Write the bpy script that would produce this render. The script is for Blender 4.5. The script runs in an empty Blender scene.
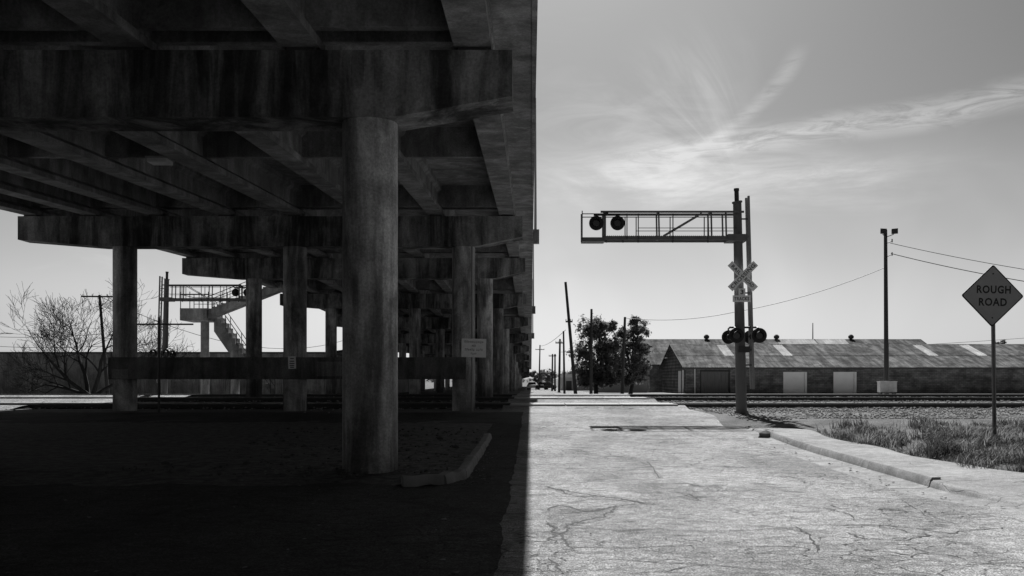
import bpy, bmesh, math, random
from mathutils import Vector, Matrix, noise

random.seed(7)
scene = bpy.context.scene
COL = scene.collection
F, VX, VY, CZ = 960.0, 531.0, 378.0, 1.65          # focal length in pixels, vanishing point, eye height

# ------------------------------------------------------------------ camera
cam = bpy.data.cameras.new('camera')
cam.sensor_width = 36.0
cam.lens = F / 1024 * 36.0
cam.shift_x = -(VX - 512) / 1024
cam.shift_y = (VY - 288) / 1024
cam.clip_start = 0.1
cam.clip_end = 6000
camo = bpy.data.objects.new('camera', cam)
camo.location = (0, 0, CZ)
camo.rotation_euler = (math.radians(90), 0, 0)
COL.objects.link(camo)
scene.camera = camo

# ------------------------------------------------------------------ node helper
class S:
    """a value socket with arithmetic"""
    nt = None
    def __init__(s, k): s.k = k
    @staticmethod
    def m(op, *a, clamp=False):
        n = S.nt.nodes.new('ShaderNodeMath'); n.operation = op; n.use_clamp = clamp
        for i, v in enumerate(a):
            if isinstance(v, S): S.nt.links.new(v.k, n.inputs[i])
            else: n.inputs[i].default_value = v
        return S(n.outputs[0])
    def __add__(s, o): return S.m('ADD', s, o)
    __radd__ = __add__
    def __mul__(s, o): return S.m('MULTIPLY', s, o)
    __rmul__ = __mul__
    def __sub__(s, o): return S.m('SUBTRACT', s, o)
    def __rsub__(s, o): return S.m('SUBTRACT', o, s)
    def __truediv__(s, o): return S.m('DIVIDE', s, o)
    def clamp(s): return S.m('ADD', s, 0.0, clamp=True)
    def ramp(s, a, b, lo=0.0, hi=1.0):
        n = S.nt.nodes.new('ShaderNodeMapRange'); n.interpolation_type = 'SMOOTHSTEP'
        S.nt.links.new(s.k, n.inputs[0])
        for i, v in zip((1, 2, 3, 4), (a, b, lo, hi)): n.inputs[i].default_value = v
        return S(n.outputs[0])

def nz(vec, scale, detail=4.0, rough=0.55, dist=0.0, stretch=(1, 1, 1), rot=(0, 0, 0), off=(0, 0, 0)):
    nt = S.nt
    mp = nt.nodes.new('ShaderNodeMapping')
    nt.links.new(vec, mp.inputs[0])
    mp.inputs['Scale'].default_value = stretch
    mp.inputs['Rotation'].default_value = rot
    mp.inputs['Location'].default_value = off
    n = nt.nodes.new('ShaderNodeTexNoise')
    nt.links.new(mp.outputs[0], n.inputs['Vector'])
    n.inputs['Scale'].default_value = scale
    n.inputs['Detail'].default_value = detail
    n.inputs['Roughness'].default_value = rough
    n.inputs['Distortion'].default_value = dist
    return S(n.outputs['Fac'])

def vor(vec, scale, feature='DISTANCE_TO_EDGE', warp=0.0, stretch=(1, 1, 1)):
    nt = S.nt
    mp = nt.nodes.new('ShaderNodeMapping'); nt.links.new(vec, mp.inputs[0])
    mp.inputs['Scale'].default_value = stretch
    src = mp.outputs[0]
    if warp:
        n = nt.nodes.new('ShaderNodeTexNoise'); nt.links.new(src, n.inputs['Vector'])
        n.inputs['Scale'].default_value = scale * 1.7; n.inputs['Detail'].default_value = 5
        vm = nt.nodes.new('ShaderNodeVectorMath'); vm.operation = 'MULTIPLY_ADD'
        nt.links.new(n.outputs['Color'], vm.inputs[0]); vm.inputs[1].default_value = (warp,) * 3
        nt.links.new(src, vm.inputs[2]); src = vm.outputs[0]
    v = nt.nodes.new('ShaderNodeTexVoronoi'); v.feature = feature
    nt.links.new(src, v.inputs['Vector']); v.inputs['Scale'].default_value = scale
    return S(v.outputs[0])

# ------------------------------------------------------------------ world: clear sky with cirrus, seen through a red filter on monochrome film
SUN_EL, SUN_AZ = math.radians(43.0), math.radians(0.9)     # azimuth measured from straight ahead towards the right
world = bpy.data.worlds.new('World')
scene.world = world
world.use_nodes = True
nt = world.node_tree
nt.nodes.clear()
S.nt = nt
sky = nt.nodes.new('ShaderNodeTexSky')
sky.sky_type = 'NISHITA'
sky.sun_disc = False
sky.sun_elevation = SUN_EL
sky.sun_rotation = SUN_AZ
sky.air_density = 1.0
sky.dust_density = 1.0
sky.ozone_density = 1.0
sep = nt.nodes.new('ShaderNodeSeparateColor'); nt.links.new(sky.outputs[0], sep.inputs[0])
red = S(sep.outputs[0]) * 0.82                  # filter factor
tc = nt.nodes.new('ShaderNodeTexCoord')
dirv = tc.outputs['Generated']
sx = nt.nodes.new('ShaderNodeSeparateXYZ'); nt.links.new(dirv, sx.inputs[0])
dx, dy, dz = S(sx.outputs[0]), S(sx.outputs[1]), S(sx.outputs[2])
az = S.m('ARCTAN2', dx, dy)                   # 0 straight ahead, + right
el = S.m('ARCSINE', dz)
cmb = nt.nodes.new('ShaderNodeCombineXYZ')
nt.links.new(az.k, cmb.inputs[0]); nt.links.new(el.k, cmb.inputs[1])
uv = cmb.outputs[0]
w1 = nz(uv, 3.0, 4, 0.6, 0.6)
w2 = nz(uv, 7.0, 7, 0.62, 0.8, stretch=(0.8, 3.6, 1), rot=(0, 0, math.radians(-12)))
w3 = nz(uv, 11.0, 8, 0.65, 0.9, stretch=(0.8, 2.6, 1), rot=(0, 0, math.radians(-42)))
fib = nz(uv, 30.0, 7, 0.7, 1.5, stretch=(0.45, 2.6, 1), rot=(0, 0, math.radians(-10)))
el2 = el + (w1 - 0.5) * 0.03
def band(center, width, lo, hi, soft=0.1):
    d = S.m('ABSOLUTE', el2 - center)
    return S.m('MULTIPLY', d.ramp(0.0, width, 1.0, 0.0), az.ramp(lo - soft, lo + soft) * az.ramp(hi - soft, hi + soft, 1.0, 0.0))
bA = band(az * 0.175 - az * az * 0.13 + 0.203, 0.020, 0.12, 1.1)                 # long streak climbing to the right
bB = band(az * -0.05 + 0.208, 0.045, 0.03, 0.36, 0.09)           # lower bright bank
bC = band(az * -0.10 + 0.262, 0.075, 0.02, 0.20, 0.08)          # fan of wisps above it
e_ = el - 0.23
cD = az - (e_ * 1.75 - e_ * e_ * 7.0 + 0.174 + (w1 - 0.5) * 0.03)       # hooked plume going up and to the right
bD = S.m('ABSOLUTE', cD).ramp(0.0, 0.017, 1.0, 0.0) * el.ramp(0.20, 0.25) * el.ramp(0.30, 0.33, 1.0, 0.0)
fx, fy = az - 0.215, el - 0.190
rho = S.m('SQRT', fx * fx + fy * fy); th = S.m('ARCTAN2', fy, fx * -1.0)          # 0 = left, pi/2 = up
cm2 = nt.nodes.new('ShaderNodeCombineXYZ')
nt.links.new((th * 1.0 + rho * 2.2).k, cm2.inputs[0]); nt.links.new((rho * 1.6).k, cm2.inputs[1])
fanf = nz(cm2.outputs[0], 2.3, 5, 0.56, 0.9)
fan = fanf.ramp(0.36, 0.72) * th.ramp(-0.15, 0.35) * th.ramp(1.2, 1.9, 1.0, 0.0) * rho.ramp(0.0, 0.09) * rho.ramp(0.08, 0.20, 1.0, 0.0) * w1.ramp(0.25, 0.6, 0.5, 1.0)
cloud = fan * 0.55 + bA * fib.ramp(0.30, 0.62) * 0.75 + bB * w2.ramp(0.34, 0.66) * fib.ramp(0.25, 0.65, 0.45, 1.0) * 0.8 + bC * w3.ramp(0.38, 0.72) * 0.3 + bD * fib.ramp(0.25, 0.6) * 0.34
gen = w2.ramp(0.55, 0.85) * w1.ramp(0.45, 0.65) * 0.28           # thin cirrus over the rest of the sky
veil = el.ramp(0.02, 0.10) * el.ramp(0.19, 0.27, 1.0, 0.0) * w1.ramp(0.25, 0.7, 0.12, 0.36)
cloud = (cloud + gen + veil).clamp()
red = S.m('POWER', red * 0.085, 1.25) / 0.085          # film response
val = red * (cloud * 0.85 + 1.0)
bg = nt.nodes.new('ShaderNodeBackground')
nt.links.new(val.k, bg.inputs[0])
bg.inputs[1].default_value = 0.05
out = nt.nodes.new('ShaderNodeOutputWorld'); nt.links.new(bg.outputs[0], out.inputs[0])

# ------------------------------------------------------------------ sun
sun = bpy.data.lights.new('sun', 'SUN')
sun.energy = 5.0
sun.angle = math.radians(0.53)
sun.color = (1.0, 1.0, 1.0)
suno = bpy.data.objects.new('sun', sun)
sd = Vector((math.sin(SUN_AZ) * math.cos(SUN_EL), math.cos(SUN_AZ) * math.cos(SUN_EL), math.sin(SUN_EL)))
suno.rotation_euler = sd.to_track_quat('Z', 'Y').to_euler()
suno.location = (0, 40, 60)
COL.objects.link(suno)

scene.view_settings.view_transform = 'Standard'
scene.view_settings.look = 'None'
scene.view_settings.exposure = 0.75
scene.view_settings.gamma = 1.0
scene.view_settings.use_curve_mapping = False

# ------------------------------------------------------------------ materials (all neutral: the photograph is monochrome)
def new_mat(name):
    m = bpy.data.materials.new(name); m.use_nodes = True
    S.nt = m.node_tree
    b = m.node_tree.nodes['Principled BSDF']
    g = m.node_tree.nodes.new('ShaderNodeNewGeometry')
    return m, b, g.outputs['Position']

def finish(m, b, val, rough=0.85, spec=0.3, bump=None, bstr=0.4, bdist=0.02, metal=0.0):
    nt = m.node_tree
    if isinstance(val, S):
        cc = nt.nodes.new('ShaderNodeCombineColor')
        for i in range(3): nt.links.new(val.k, cc.inputs[i])
        nt.links.new(cc.outputs[0], b.inputs['Base Color'])
    else:
        b.inputs['Base Color'].default_value = (val, val, val, 1)
    if isinstance(rough, S): nt.links.new(rough.k, b.inputs['Roughness'])
    else: b.inputs['Roughness'].default_value = rough
    b.inputs['Specular IOR Level'].default_value = spec
    b.inputs['Metallic'].default_value = metal
    if bump is not None:
        bn = nt.nodes.new('ShaderNodeBump'); bn.inputs['Strength'].default_value = bstr; bn.inputs['Distance'].default_value = bdist
        nt.links.new(bump.k, bn.inputs['Height']); nt.links.new(bn.outputs[0], b.inputs['Normal'])
    return m

def objrand():
    n = S.nt.nodes.new('ShaderNodeObjectInfo'); return S(n.outputs['Random'])

M = {}
def simple(name, v, var=0.25, scale=3.0, rough=0.8, spec=0.3, metal=0.0, stretch=(1, 1, 1), bstr=0.15, bscale=40, per=0.0):
    m, b, p = new_mat(name)
    n = nz(p, scale, 5, 0.6, stretch=stretch)
    val = (n - 0.5) * (2 * v * var) + v
    if per: val = val * (objrand() * (2 * per) + (1 - per))
    M[name] = finish(m, b, val, rough, spec, nz(p, bscale, 4), bstr, 0.01, metal)

def concrete(name, v, streak=0.7, lum=0.3, boards=False):
    m, b, p = new_mat(name)
    big = nz(p, 0.55, 6, 0.62, 0.8)
    blot = nz(p, 1.7, 7, 0.68, 1.2, stretch=(1, 1, 0.55))
    st = nz(p, 1.1, 7, 0.66, 0.5, stretch=(1, 1, 0.13))
    st2 = nz(p, 7.0, 4, 0.6, 0.3, stretch=(1, 1, 0.05), off=(3.1, 7.7, 0))
    runm = nz(p, 0.9, 4, 0.6, off=(9, 2, 5)).ramp(0.45, 0.6)
    fine = nz(p, 22, 6, 0.72)
    pit = nz(p, 55, 3, 0.6).ramp(0.62, 0.72)
    val = big.ramp(0.3, 0.7, 1 - lum, 1 + lum) * v
    val = val * st.ramp(0.38, 0.66, 1 - streak, 1.15) * blot.ramp(0.32, 0.66, 0.74, 1.14)
    val = val * (1.0 - st2.ramp(0.60, 0.46) * runm * (streak * 0.55))
    val = val * fine.ramp(0.25, 0.75, 0.68, 1.25) * (1.0 - pit * 0.4)
    M[name] = finish(m, b, val, 0.92, 0.2, fine + big * 0.5 + blot * 0.4 - pit * 0.5, 0.5, 0.025)

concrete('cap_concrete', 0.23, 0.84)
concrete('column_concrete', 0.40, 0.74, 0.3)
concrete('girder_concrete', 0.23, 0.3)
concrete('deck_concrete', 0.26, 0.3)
concrete('stair_concrete', 0.42, 0.3)
concrete('faded_paint', 0.20, 0.4)
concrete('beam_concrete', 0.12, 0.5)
m, b, p = new_mat('kerb_concrete')
k1 = nz(p, 1.1, 6, 0.65, 0.6); k2 = nz(p, 70, 3, 0.75); k3 = nz(p, 6, 6, 0.7); kc = vor(p, 0.55, warp=0.8).ramp(0.0, 0.006, 1.0, 0.0)
kv = k1.ramp(0.3, 0.7, 0.19, 0.30) * k2.ramp(0.36, 0.64, 0.65, 1.3) * k3.ramp(0.3, 0.7, 0.8, 1.15) * (1.0 - kc * 0.5)
M['kerb_concrete'] = finish(m, b, kv, 0.95, 0.1, k2 * 0.5 + k3 - kc, 0.4, 0.015)
simple('old_kerb_concrete', 0.16, 0.5, 2.0, 0.9, 0.2, bstr=0.4, bscale=30)
simple('panel_concrete', 0.40, 0.3, 2.0, 0.9, 0.2)

# road asphalt
def road_mat(name, v, crack=1.0, shade_sheet=False):
    m, b, p = new_mat(name)
    agg = nz(p, 60, 4, 0.85)
    agg2 = vor(p, 75, 'F1')
    mid = nz(p, 7.0, 6, 0.65)
    big = nz(p, 0.45, 5, 0.6, 0.4, stretch=(1, 0.45, 1))
    worn = nz(p, 0.9, 6, 0.65, 0.8, stretch=(1.1, 0.6, 1), off=(11, 3, 0))
    cr = vor(p, 0.42, warp=0.75, stretch=(0.55, 1.7, 1))
    cr2 = vor(p, 2.3, warp=0.30)
    mask = nz(p, 0.30, 3, 0.5, off=(4, 9, 0)).ramp(0.44, 0.60)
    blo = nz(p, 2.6, 7, 0.7, 1.0, stretch=(0.7, 1.3, 1), off=(2, 5, 0))
    c1 = cr.ramp(0.000, 0.007, 1.0, 0.0) * mid.ramp(0.46, 0.58) * 0.8
    c2 = cr2.ramp(0.0, 0.045, 1.0, 0.0) * mask * mid.ramp(0.42, 0.55)
    cracks = S.m('MAXIMUM', c1, c2)
    val = big.ramp(0.3, 0.7, 0.72, 1.22) * v
    val = val * worn.ramp(0.54, 0.62, 1.0, 0.80) * mid.ramp(0.25, 0.75, 0.70, 1.25)
    val = val * agg.ramp(0.40, 0.60, 0.25, 1.7) * agg2.ramp(0.1, 0.7, 0.85, 1.18) * nz(p, 24, 4, 0.75).ramp(0.35, 0.65, 0.7, 1.28)
    val = val * blo.ramp(0.32, 0.52, 0.58, 1.10) * (1.0 - cracks * (0.85 * crack))
    h = agg * 0.35 + mid * 0.5 - agg2 * 0.3 - cracks * 1.2 - worn.ramp(0.54, 0.60) * 0.7
    M[name] = finish(m, b, val, 0.95, 0.1, h, 0.7, 0.025)
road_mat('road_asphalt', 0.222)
road_mat('deck_shade_asphalt', 0.048, 0.8)  # road asphalt darkened to carry the shade under the deck
road_mat('patch_asphalt', 0.175, 1.0)

m, b, p = new_mat('ground_dirt')
n1 = nz(p, 0.35, 6, 0.6, 0.5); n2 = nz(p, 3.0, 7, 0.7); n3 = vor(p, 14, 'F1'); n4 = nz(p, 60, 3, 0.7)
v = n1.ramp(0.35, 0.65, 0.085, 0.17) * n2.ramp(0.2, 0.8, 0.55, 1.4) * n4.ramp(0.2, 0.8, 0.6, 1.4) * n3.ramp(0.05, 0.6, 1.15, 0.75)
M['ground_dirt'] = finish(m, b, v, 0.95, 0.15, n2 + n4 * 0.5 - n3 * 0.6, 0.7, 0.06)
m, b, p = new_mat('island_soil')
n2 = nz(p, 5.0, 7, 0.7); n4 = nz(p, 50, 3, 0.7)
M['island_soil'] = finish(m, b, n2.ramp(0.3, 0.7, 0.04, 0.15) * n4.ramp(0.2, 0.8, 0.5, 1.5), 0.95, 0.15, n2 + n4 * 0.5, 0.7, 0.05)
simple('ballast_stone', 0.24, 0.6, 9.0, 0.9, 0.2, per=0.3)
simple('rubble', 0.09, 0.8, 5, 0.95, 0.1)
simple('island_kerb', 0.22, 0.6, 2.5, 0.95, 0.1, bstr=0.6, bscale=22)
simple('crack_tar', 0.022, 0.4, 8, 0.85, 0.2)
simple('steel_dark', 0.045, 0.3, 6, 0.55, 0.4)
simple('steel_grey', 0.15, 0.35, 5, 0.6, 0.3, stretch=(1, 1, 0.2))
simple('galvanised', 0.26, 0.3, 9, 0.6, 0.3)
simple('rail_steel', 0.045, 0.4, 4, 0.6, 0.4)
simple('rail_polished', 0.45, 0.2, 4, 0.28, 0.5, metal=0.9)
simple('black_paint', 0.012, 0.2, 4, 0.5, 0.4)
simple('lens_dark', 0.02, 0.1, 4, 0.15, 0.5)
simple('sign_white', 0.9, 0.18, 8, 0.6, 0.4)
simple('sign_orange', 0.30, 0.12, 9, 0.55, 0.4)
simple('sign_black', 0.012, 0.1, 9, 0.5, 0.4)
simple('placard_white', 0.7, 0.2, 9, 0.6, 0.3)
simple('timber_pole', 0.055, 0.45, 5, 0.9, 0.2, stretch=(3, 3, 0.2), bstr=0.4, bscale=25)
simple('timber_sleeper', 0.035, 0.5, 4, 0.95, 0.15)
simple('wire', 0.02, 0.1, 4, 0.6, 0.3)
simple('bark', 0.035, 0.5, 6, 0.95, 0.15, stretch=(2, 2, 0.4))
simple('twig', 0.03, 0.3, 6, 0.95, 0.1)
simple('white_door', 0.85, 0.12, 1.5, 0.6, 0.3)
simple('white_trim', 0.85, 0.15, 3, 0.6, 0.3)
simple('wood_door', 0.16, 0.5, 5, 0.9, 0.2, stretch=(4, 4, 0.3))
simple('cabinet_paint', 0.5, 0.3, 5, 0.6, 0.4)
simple('vent_metal', 0.06, 0.3, 5, 0.8, 0.1)
simple('far_wall', 0.6, 0.2, 0.5, 0.9, 0.2)
simple('far_wall_dark', 0.10, 0.2, 0.5, 0.9, 0.2)
simple('car_white', 0.6, 0.05, 2, 0.3, 0.5)
simple('car_dark', 0.03, 0.05, 2, 0.25, 0.5)
simple('glass_dark', 0.02, 0.05, 2, 0.08, 0.6)
simple('tyre', 0.015, 0.1, 2, 0.9, 0.2)
simple('litter', 0.20, 0.7, 6, 0.9, 0.2, per=0.5)
# metal sheets
def sheet(name, v, per, streak=0.35, rough=0.6):
    m, b, p = new_mat(name)
    a = nz(p, 0.8, 6, 0.65, 0.5); s = nz(p, 2.4, 5, 0.6, stretch=(1, 0.12, 0.12)); f = nz(p, 9, 5, 0.7)
    val = a.ramp(0.35, 0.65, 1 - streak, 1.15) * s.ramp(0.35, 0.65, 1 - streak, 1.1) * f.ramp(0.3, 0.7, 0.8, 1.15) * v
    val = val * (objrand() * (2 * per) + (1 - per))
    M[name] = finish(m, b, val, 0.95, 0.03, f, 0.1, 0.01, 0.0)
sheet('roof_metal', 0.175, 0.25, 0.5)
sheet('roof_skylight_sunlit', 0.42, 0.15, 0.2)  # pale sheets: skylights, plus the sunlit stretch painted on the rear roof
sheet('wall_metal', 0.36, 0.08, 0.3)
sheet('shed_wall', 0.30, 0.08, 0.2)
# brick wall of the warehouse
m, b, p = new_mat('warehouse_brick')
bt = S.nt.nodes.new('ShaderNodeTexBrick')
mp = S.nt.nodes.new('ShaderNodeMapping'); S.nt.links.new(p, mp.inputs[0]); mp.inputs['Rotation'].default_value = (math.radians(-90), 0, 0)
S.nt.links.new(mp.outputs[0], bt.inputs['Vector'])
bt.inputs['Color1'].default_value = (0.12,) * 3 + (1,); bt.inputs['Color2'].default_value = (0.19,) * 3 + (1,); bt.inputs['Mortar'].default_value = (0.08,) * 3 + (1,)
bt.inputs['Scale'].default_value = 1.0; bt.inputs['Brick Width'].default_value = 0.42; bt.inputs['Row Height'].default_value = 0.16; bt.inputs['Mortar Size'].default_value = 0.015
sp = S.nt.nodes.new('ShaderNodeSeparateColor'); S.nt.links.new(bt.outputs['Color'], sp.inputs[0])
bv = S(sp.outputs[0]) * nz(p, 0.9, 6, 0.65).ramp(0.3, 0.7, 0.6, 1.5) * nz(p, 0.6, 5, 0.6, stretch=(0.3, 1, 3)).ramp(0.35, 0.65, 0.75, 1.2)
M['warehouse_brick'] = finish(m, b, bv, 0.92, 0.2, S(bt.outputs['Fac']) * -1.0, 0.3, 0.02)
# leaves / grass
def leafmat(name, lo, hi):
    m, b, p = new_mat(name)
    n = nz(p, 1.6, 4, 0.6); f = nz(p, 13, 3, 0.7)
    val = n.ramp(0.3, 0.7, lo, hi) * f.ramp(0.3, 0.7, 0.6, 1.4)
    M[name] = finish(m, b, val, 0.65, 0.35)
    tr = m.node_tree.nodes.new('ShaderNodeBsdfTranslucent'); tr.inputs[0].default_value = (hi, hi, hi, 1)
    mx = m.node_tree.nodes.new('ShaderNodeMixShader'); mx.inputs[0].default_value = 0.45
    m.node_tree.links.new(b.outputs[0], mx.inputs[1]); m.node_tree.links.new(tr.outputs[0], mx.inputs[2])
    m.node_tree.links.new(mx.outputs[0], m.node_tree.nodes['Material Output'].inputs[0])
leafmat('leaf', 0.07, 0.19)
leafmat('far_leaf', 0.12, 0.22)  # distant leaves, haze put into their paler grey
leafmat('grass', 0.015, 0.055)
leafmat('dry_grass', 0.16, 0.28)

# ------------------------------------------------------------------ mesh helpers
class MB:
    def __init__(s): s.v = []; s.f = []; s.mi = []; s.cur = 0
    def add(s, vs, fs):
        o = len(s.v); s.v += [tuple(x) for x in vs]; s.f += [tuple(i + o for i in f) for f in fs]; s.mi += [s.cur] * len(fs); return s
    def box(s, a, b):
        (x0, y0, z0), (x1, y1, z1) = a, b
        return s.add([(x0, y0, z0), (x1, y0, z0), (x1, y1, z0), (x0, y1, z0), (x0, y0, z1), (x1, y0, z1), (x1, y1, z1), (x0, y1, z1)],
                     [(0, 3, 2, 1), (4, 5, 6, 7), (0, 1, 5, 4), (1, 2, 6, 5), (2, 3, 7, 6), (3, 0, 4, 7)])
    def cyl(s, a, b, r0, r1=None, n=8, cap=True):
        a, b = Vector(a), Vector(b); r1 = r0 if r1 is None else r1
        d = (b - a)
        if d.length < 1e-6: return s
        d.normalize()
        u = d.cross(Vector((0, 0, 1)) if abs(d.z) < 0.9 else Vector((1, 0, 0))).normalized(); w = d.cross(u)
        vs = []
        for c, r in ((a, r0), (b, r1)):
            for i in range(n):
                t = 2 * math.pi * i / n
                vs.append(c + u * (math.cos(t) * r) + w * (math.sin(t) * r))
        fs = [(i, (i + 1) % n, n + (i + 1) % n, n + i) for i in range(n)]
        if cap: fs += [tuple(range(n - 1, -1, -1)), tuple(range(n, 2 * n))]
        return s.add(vs, fs)
    def bar(s, a, b, w, h=None):
        """rectangular bar between two points"""
        a, b = Vector(a), Vector(b); h = w if h is None else h
        d = (b - a).normalized()
        u = d.cross(Vector((0, 0, 1)) if abs(d.z) < 0.95 else Vector((0, 1, 0))).normalized(); k = u.cross(d)
        vs = [c + u * (i * w / 2) + k * (j * h / 2) for c in (a, b) for i, j in ((-1, -1), (1, -1), (1, 1), (-1, 1))]
        return s.add(vs, [(3, 2, 1, 0), (4, 5, 6, 7), (0, 1, 5, 4), (1, 2, 6, 5), (2, 3, 7, 6), (3, 0, 4, 7)])
    def prism(s, poly, axis, a, b, za=None, zb=None):
        """2D polygon extruded along an axis; za/zb lift each end (slope)"""
        n = len(poly); vs = []
        for t, dzz in ((a, za or 0), (b, zb or 0)):
            for (p, q) in poly:
                vs.append((p, t, q + dzz) if axis == 'y' else (t, p, q + dzz) if axis == 'x' else (p, q, t))
        fs = [(i, (i + 1) % n, n + (i + 1) % n, n + i) for i in range(n)] + [tuple(range(n - 1, -1, -1)), tuple(range(n, 2 * n))]
        return s.add(vs, fs)
    def mesh(s, name, mats, smooth=False):
        me = bpy.data.meshes.new(name); me.from_pydata(s.v, [], s.f)
        if not isinstance(mats, (list, tuple)): mats = [mats]
        for mm in mats: me.materials.append(M[mm])
        if len(mats) > 1: me.polygons.foreach_set('material_index', s.mi)
        bm = bmesh.new(); bm.from_mesh(me); bmesh.ops.recalc_face_normals(bm, faces=bm.faces); bm.to_mesh(me); bm.free()
        if smooth:
            me.polygons.foreach_set('use_smooth', [True] * len(me.polygons))
            try: me.set_sharp_from_angle(angle=math.radians(40))
            except Exception: pass
        return me
    def build(s, name, mats, parent=None, smooth=False):
        return link(name, s.mesh(name, mats, smooth), parent)

def link(name, me, parent=None, loc=None):
    o = bpy.data.objects.new(name, me); COL.objects.link(o)
    if parent is not None:
        o.parent = parent
        o.matrix_parent_inverse = Matrix.Translation(parent.location).inverted() if parent.type == 'EMPTY' else Matrix.Identity(4)
    if loc is not None: o.location = loc
    return o

def tag(o, label=None, cat=None, group=None, kind=None):
    if label: o['label'] = label
    if cat: o['category'] = cat
    if group: o['group'] = group
    if kind: o['kind'] = kind
    return o

def thing(name, label, cat, loc=(0, 0, 0), group=None):
    """an Empty at the thing's base; its parts are modelled in world coordinates"""
    o = bpy.data.objects.new(name, None); COL.objects.link(o); o.location = loc; o.empty_display_size = 0.2
    return tag(o, label, cat, group)

def sm(a, b, x):
    t = (x - a) / (b - a); t = 0 if t < 0 else 1 if t > 1 else t
    return t * t * (3 - 2 * t)
def g0(Y):
    return 0.32 * sm(20, 36, Y) + 0.08 * sm(38, 54, Y) - 0.25 * sm(65, 90, Y) - 0.15 * sm(90, 120, Y) - 0.6 * sm(115, 160, Y)
def verge(X, Y): return 0.30 * sm(6.75, 9.1, X) * sm(33, 27, Y) * sm(9.5, 13.5, Y)
def G(X, Y): return g0(Y) + verge(X, Y)
def at(px, py, Y): return Vector(((px - VX) * Y / F, Y, CZ + (VY - py) * Y / F))
def gp(px, py, up=0.0):
    """the point of the ground seen at a pixel"""
    Y = 20.0
    for _ in range(30):
        z = G((px - VX) * Y / F, Y) + up
        Y = 0.5 * Y + 0.5 * min(200, max(2, F * (CZ - z) / max(py - VY, 1e-3)))
    X = (px - VX) * Y / F
    return Vector((X, Y, G(X, Y) + up))

def grid(name, xs, ys, zf, mat, parent=None, uvs=None):
    vs = [(x, y, zf(x, y)) for y in ys for x in xs]
    nx = len(xs)
    fs = [(j * nx + i, j * nx + i + 1, (j + 1) * nx + i + 1, (j + 1) * nx + i) for j in range(len(ys) - 1) for i in range(nx - 1)]
    me = bpy.data.meshes.new(name); me.from_pydata(vs, [], fs); me.materials.append(M[mat])
    me.polygons.foreach_set('use_smooth', [True] * len(fs))
    return link(name, me, parent)
def rng(a, b, st):
    n = max(1, int(round((b - a) / st))); return [a + (b - a) * i / n for i in range(n + 1)]

TEXT = {}
def text(s, w, h, center, right, up, mat, parent, bold=0.015, name='lettering', normal_off=0.004):
    """flat lettering fitted into w x h, as mesh"""
    key = (s, bold)
    if key not in TEXT:
        cu = bpy.data.curves.new('t', 'FONT'); cu.body = s; cu.offset = bold; cu.align_x = 'CENTER'; cu.resolution_u = 3; cu.space_character = 1.12
        to = bpy.data.objects.new('t', cu); COL.objects.link(to)
        dg = bpy.context.evaluated_depsgraph_get(); dg.update()
        me = bpy.data.meshes.new_from_object(to.evaluated_get(dg))
        TEXT[key] = [v.co.copy() for v in me.vertices], [tuple(p.vertices) for p in me.polygons]
        bpy.data.objects.remove(to); bpy.data.meshes.remove(me)
    co, fs = TEXT[key]
    x0 = min(c.x for c in co); x1 = max(c.x for c in co); y0 = min(c.y for c in co); y1 = max(c.y for c in co)
    r, u = Vector(right).normalized(), Vector(up).normalized(); nrm = r.cross(u)
    vs = [Vector(center) + r * (((c.x - x0) / (x1 - x0) - 0.5) * w) + u * (((c.y - y0) / (y1 - y0) - 0.5) * h) + nrm * normal_off for c in co]
    me = bpy.data.meshes.new(name); me.from_pydata([tuple(v) for v in vs], [], fs); me.materials.append(M[mat])
    return link(name, me, parent)

# ================================================================== THE SETTING
xs = [-2500, -900, -400, -200, -120, -80] + rng(-60, -24, 3)[0:] + rng(-23, 6, 1.0) + rng(6.3, 16, 0.35) + rng(17, 60, 3) + [80, 120, 200, 400, 900, 2500]
ys = [-120, -60, -30] + rng(-20, 10, 3) + rng(10.5, 66, 0.5) + rng(67, 165, 1.5) + [175, 200, 260, 400, 800, 1600, 3500]
tag(grid('ground', xs, ys, lambda x, y: G(x, y) + (0.03 * (noise.noise(Vector((x * 0.4, y * 0.4, 0)))) if y > 30 and x > 7 else 0), 'ground_dirt'), kind='structure')

TRACKS = (42.3, 52.3, 62.3)
def tb(Y): return sum(sm(2.6, 1.0, abs(Y - t)) for t in TRACKS)
def road_z(x, y):
    return g0(y) + 0.012 + 0.012 * (0.5 + 0.5 * noise.noise(Vector((x * 0.9, y * 0.5, 3)))) + 0.13 * tb(y)
PW = .14
def gutter_x(y): return 5.30 + (0.11 * (14 - y) ** 2 if y < 14 else 0.03 * min(y - 14, 13)) + (0.9 * sm(27, 36, y) if y > 27 else 0)
def road_left_x(y): return -1.2
road_xs = rng(0, 1, 1 / 28)
ysr = rng(-25, 2, 1.5) + rng(2.25, 34, 0.25) + rng(34.2, 66, 0.2) + rng(67, 240, 1.5)
vs = []
for y in ysr:
    xr = gutter_x(max(y, 9.0)) if y < 60 else 6.25
    xl = road_left_x(y)
    for t in road_xs:
        x = xl + (xr - xl) * t
        vs.append((x, y, road_z(x, y)))
nx = len(road_xs)
me = bpy.data.meshes.new('road'); me.from_pydata(vs, [], [(j * nx + i, j * nx + i + 1, (j + 1) * nx + i + 1, (j + 1) * nx + i) for j in range(len(ysr) - 1) for i in range(nx - 1)])
me.materials.append(M['road_asphalt']); me.polygons.foreach_set('use_smooth', [True] * len(me.polygons))
road = tag(link('road', me), kind='structure')
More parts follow.
